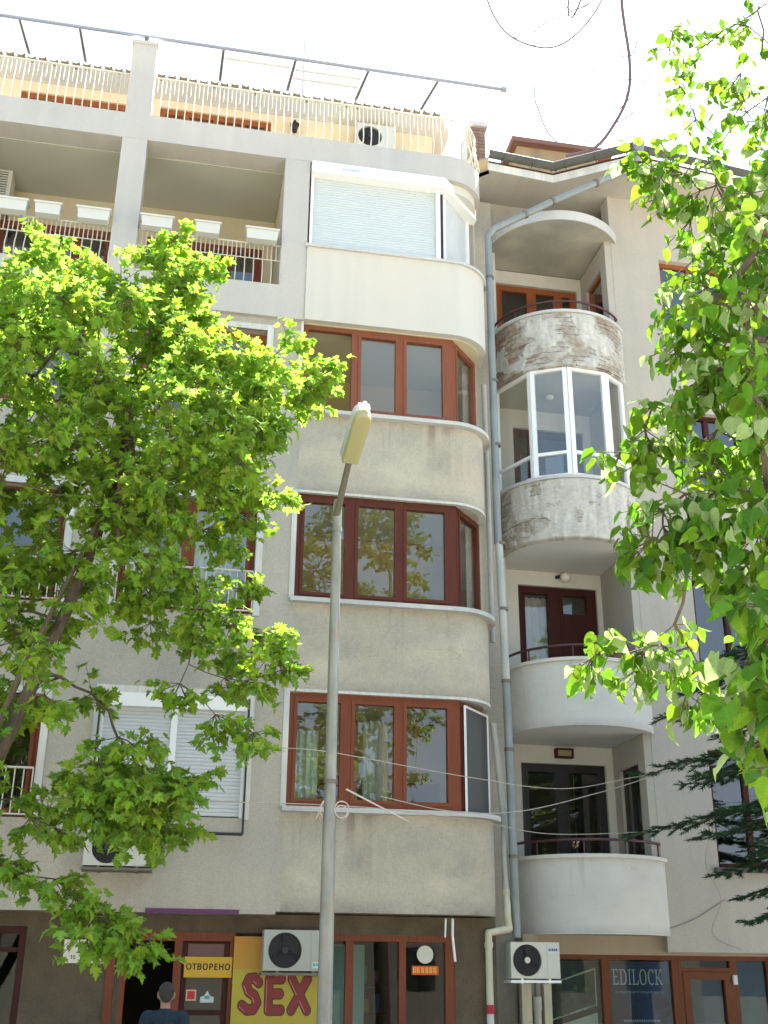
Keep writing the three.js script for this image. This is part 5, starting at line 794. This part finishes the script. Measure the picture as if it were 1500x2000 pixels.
  const tips = leaves(g.order, g.dirs, { twigs: 4, R: 0.17, per: 3, hang: 0.25, wild: 0.9, up: 0.35, out: 0.5, droop: 1.1, size: 0.086, stalk: 1, far: 1, color: () => { const k = rr(0.6, 1.25); return rnd() < 0.30 ? lin(2.3, 1.5, 9) : lin(k * rr(0.8, 1.3), k, k); } });
  mesh('trunk', g.trunk, M.bark, t); mesh('limb', g.limb, M.bark, t); shared('twig', tips.twigs, M.bark, t);
  hangLeaves(t, tips.out, limeLeaf, [[0.14, 0.32, 0.022], [0.075, 0.20, 0.026], [0.22, 0.40, 0.03], [0.11, 0.27, 0.024], [0.36, 0.47, 0.21]].map((c) => leafMat(c)), leafMat([0.16, 0.33, 0.022]), 285);
  // bare twigs that hang down from a limb above the picture
  const tw = [tube([[1.9, 6.2, 11.2], [1.62, 5.7, 11.5], [1.514, 5.329, 11.411], [1.607, 5.114, 11.219], [1.626, 5.015, 11.128], [1.591, 4.933, 11.034], [1.537, 4.88, 10.961], [1.434, 4.868, 10.907]], 0.006, 6, 60), tube([[1.62, 5.7, 11.5], [1.472, 5.322, 11.384], [1.424, 5.241, 11.27], [1.344, 5.191, 11.183], [1.249, 5.191, 11.145], [1.121, 5.236, 11.147], [1.033, 5.313, 11.202], [1.006, 5.377, 11.265]], 0.003, 5, 60), tube([[1.4, 5.6, 11.4], [1.334, 5.326, 11.327], [1.341, 5.27, 11.266], [1.363, 5.258, 11.263], [1.381, 5.321, 11.341], [1.4, 5.5, 11.4]], 0.0036, 5, 40),
    tube([[1.591, 4.97, 11.07], [1.66, 5.03, 11.17], [1.695, 5.061, 11.208]], 0.0024, 4, 14), tube([[1.6, 5.06, 11.17], [1.66, 5.06, 11.2], [1.677, 5.09, 11.23]], 0.0024, 4, 12), tube([[1.26, 5.11, 11.067], [1.275, 5.05, 11.01], [1.291, 5.022, 10.993], [1.34, 4.95, 10.95], [1.395, 4.909, 10.929]], 0.0024, 4, 20), tube([[1.61, 5.0, 11.12], [1.54, 5.06, 11.13], [1.458, 5.119, 11.156]], 0.0024, 4, 14), tube([[1.343, 5.263, 11.259], [1.27, 5.24, 11.24], [1.211, 5.20, 11.207]], 0.0024, 4, 14)];
  for (let i = 0; i < 16; i++) { const b = [[1.60, 5.13, 11.23], [1.625, 5.03, 11.14], [1.60, 4.95, 11.05], [1.55, 4.89, 10.98], [1.42, 5.24, 11.27], [1.25, 5.19, 11.145], [1.34, 5.27, 11.27]][i % 7], d = [rr(-0.15, 0.15), rr(-0.04, 0.13), rr(-0.05, 0.05)]; tw.push(tube([b, [b[0] + d[0] * 0.5, b[1] + d[1] * 0.3, b[2] + d[2] * 0.5], [b[0] + d[0], b[1] + d[1], b[2] + d[2]]], rr(0.0016, 0.0025), 4, 8)); }
  mesh('bare_twig', tw, M.twig, t);
}
{ // dark spruce at the lower right
  const t = thing('spruce_tree', 'dark green conifer reaching in at the lower right before the beige wall', 'tree', [0, 0, 0]), tr = new Tubes(), br = new Tubes(), mats = [], cols = [], H = 7.0, bx0 = 8.0, bz0 = 2.5;
  tr.add(V(bx0, 0, bz0), V(bx0, 3.5, bz0), 0.2, 0.12, 12); tr.add(V(bx0, 3.5, bz0), V(bx0, H, bz0), 0.12, 0.02, 10);
  const m = new THREE.Matrix4(), put = (p, d, s) => { const up = V(rr(-0.4, 0.4), 1, rr(-0.4, 0.4)).normalize(), x = d.clone().cross(up).normalize(), y = x.clone().cross(d).normalize(); m.makeBasis(x.multiplyScalar(s), d.clone().multiplyScalar(s), y.multiplyScalar(s)).setPosition(p); mats.push(m.clone()); const k = rr(0.7, 1.25); cols.push(lin(k, k, k * rr(0.9, 1.2))); };
  for (let i = 0; i < 104; i++) {
    const y = 2.2 + (H - 2.4) * (i / 104) + rr(-0.1, 0.1), a = i * 2.399 + rr(-0.3, 0.3), L = (y < 3.2 ? 1.75 + (y - 2.2) * 0.3 : Math.min(2.1 + (y - 3.2) * 1.4, 3.35, (H + 0.5 - y) * 0.8)) * rr(0.7, 1.05), o = V(Math.cos(a), 0, Math.sin(a)); let prev = V(bx0, y + 0.35, bz0); const n = Math.max(5, Math.round(L / 0.16));
    for (let k = 1; k <= n; k++) {
      const u = k / n, p = V(bx0 + o.x * L * u, y + 0.35 - (0.75 * u - 0.12 * u * u) * L / 2.5 * 0.9, bz0 + o.z * L * u).add(V(rr(-0.02, 0.02), rr(-0.02, 0.02), rr(-0.02, 0.02))), d = p.clone().sub(prev).normalize(); br.add(prev, p, 0.022 * (1.05 - u) + 0.004, 0.022 * (1 - u) + 0.003, 5);
      if (u > 0.15) for (const s of [-1, 1]) { const side = V(-o.z * s, -0.12, o.x * s).addScaledVector(o, 0.9).normalize(), l = (0.75 * (1 - u) + 0.14) * rr(0.7, 1.2); br.add(p, p.clone().addScaledVector(side, l), 0.005, 0.002, 3); for (let q = 0.04; q < l; q += 0.055) put(p.clone().addScaledVector(side, q).add(V(0, -q * q * 0.3, 0)), side.clone().add(V(rr(-0.3, 0.3), rr(-0.3, 0.3), rr(-0.3, 0.3))).normalize(), rr(0.11, 0.17)); }
      put(p, d, 0.11); prev = p;
    }
  }
  const needles = []; for (let k = 0; k < 14; k++) { const a = k * 2.4, y = k / 14 * 0.7, r = 0.35, dx = Math.cos(a) * r, dz = Math.sin(a) * r * 0.6, g = new THREE.BufferGeometry(), w = 0.05, ox = -Math.sin(a) * w, oz = Math.cos(a) * w; g.setAttribute('position', new THREE.Float32BufferAttribute([ox, y, oz, -ox, y, -oz, dx, y + 0.32, dz], 3)); g.computeVertexNormals(); g.setAttribute('uv', new THREE.Float32BufferAttribute(6 * [0] || new Float32Array(6), 2)); needles.push(g); }
  const im = new THREE.InstancedMesh(merge(needles), new THREE.MeshPhysicalMaterial({ color: lin(0.020, 0.058, 0.020), roughness: 1, specularIntensity: 0.4, transmission: 0.25, thickness: 0, side: THREE.DoubleSide }), mats.length);
  mats.forEach((q, i) => { im.setMatrixAt(i, q); im.setColorAt(i, cols[i]); }); im.name = 'needles'; im.userData.kind = 'stuff'; im.castShadow = im.receiveShadow = true;
  mesh('trunk', tr.geometry(), M.bark, t); mesh('bough', br.geometry(), M.bark, t); t.add(im);
}
// ---------------------------------------------------------------- the far side of the street, mirrored in the panes
{
  const C = thing('apartment_building', 'pale block across the street mirrored in the window panes', 'building', [2, 0, 34]);
  mesh('wall', wallXY(rect(-22, 22, 0, 7.4), [0, 1].flatMap((r) => [...Array(12).keys()].map((k) => [-20 + k * 3.5, -18.4 + k * 3.5, 1.2 + r * 3.3, 2.9 + r * 3.3])), 0, 0.4), M.plasterRight, C);
  mesh('back_wall', bx(-22, 22, 0, 7.4, 0.9, 1.1), M.interiorDark, C); mesh('roof', bx(-22.4, 22.4, 7.4, 7.7, -0.5, 9), M.tileBrown, C);
  for (let r = 0; r < 2; r++) for (let k = 0; k < 12; k++) shared('window', bx(-20 + k * 3.5, -18.4 + k * 3.5, 1.2 + r * 3.3, 2.9 + r * 3.3, 0.15, 0.16), M.glass, C);
  const trees = [[-4.5, 21.5, 15, 'broad tree across the street mirrored in the left panes'], [5.7, 20.5, 19.0, 'leafy tree across the street mirrored in the bay panes'], [13.5, 23, 15.0, 'tall tree across the street mirrored in the right shop glass']];
  for (const [x, z, h, label] of trees) {
    const t = thing('street_tree', label, 'tree', [0, 0, 0]), pts = []; while (pts.length < 240) { const p = V(rr(-1, 1), rr(-1, 1), rr(-1, 1)); if (p.length() < 1) pts.push(V(x + p.x * 3.0, h * 0.64 + p.y * h * 0.36, z + p.z * 2.6)); }
    const g = grow([[x, 0, z], [x + 0.05, h * 0.15, z], [x, h * 0.3, z], [x, h * 0.5, z], [x, h * 0.7, z]], pts, { down: 0.3, arch: 0.6, rmin: 0.008, rtop: 0.17, rlimb: 0.12 }), tips = leaves(g.order, g.dirs, { twigs: 9, R: 0.6, per: 6, hang: 0.05, wild: 0.7, up: 0.7, out: 0.4, droop: 0.5, size: 0.15, color: () => lin(rr(0.8, 1.15), rr(0.85, 1.1), rr(0.7, 1.2)) });
    mesh('trunk', g.trunk, M.bark, t); mesh('limb', g.limb, M.bark, t); hangLeaves(t, tips.out, mapleLeaf, [], leafMat([0.14, 0.20, 0.025]), 0);
  }
}
renderer.render(scene, camera);
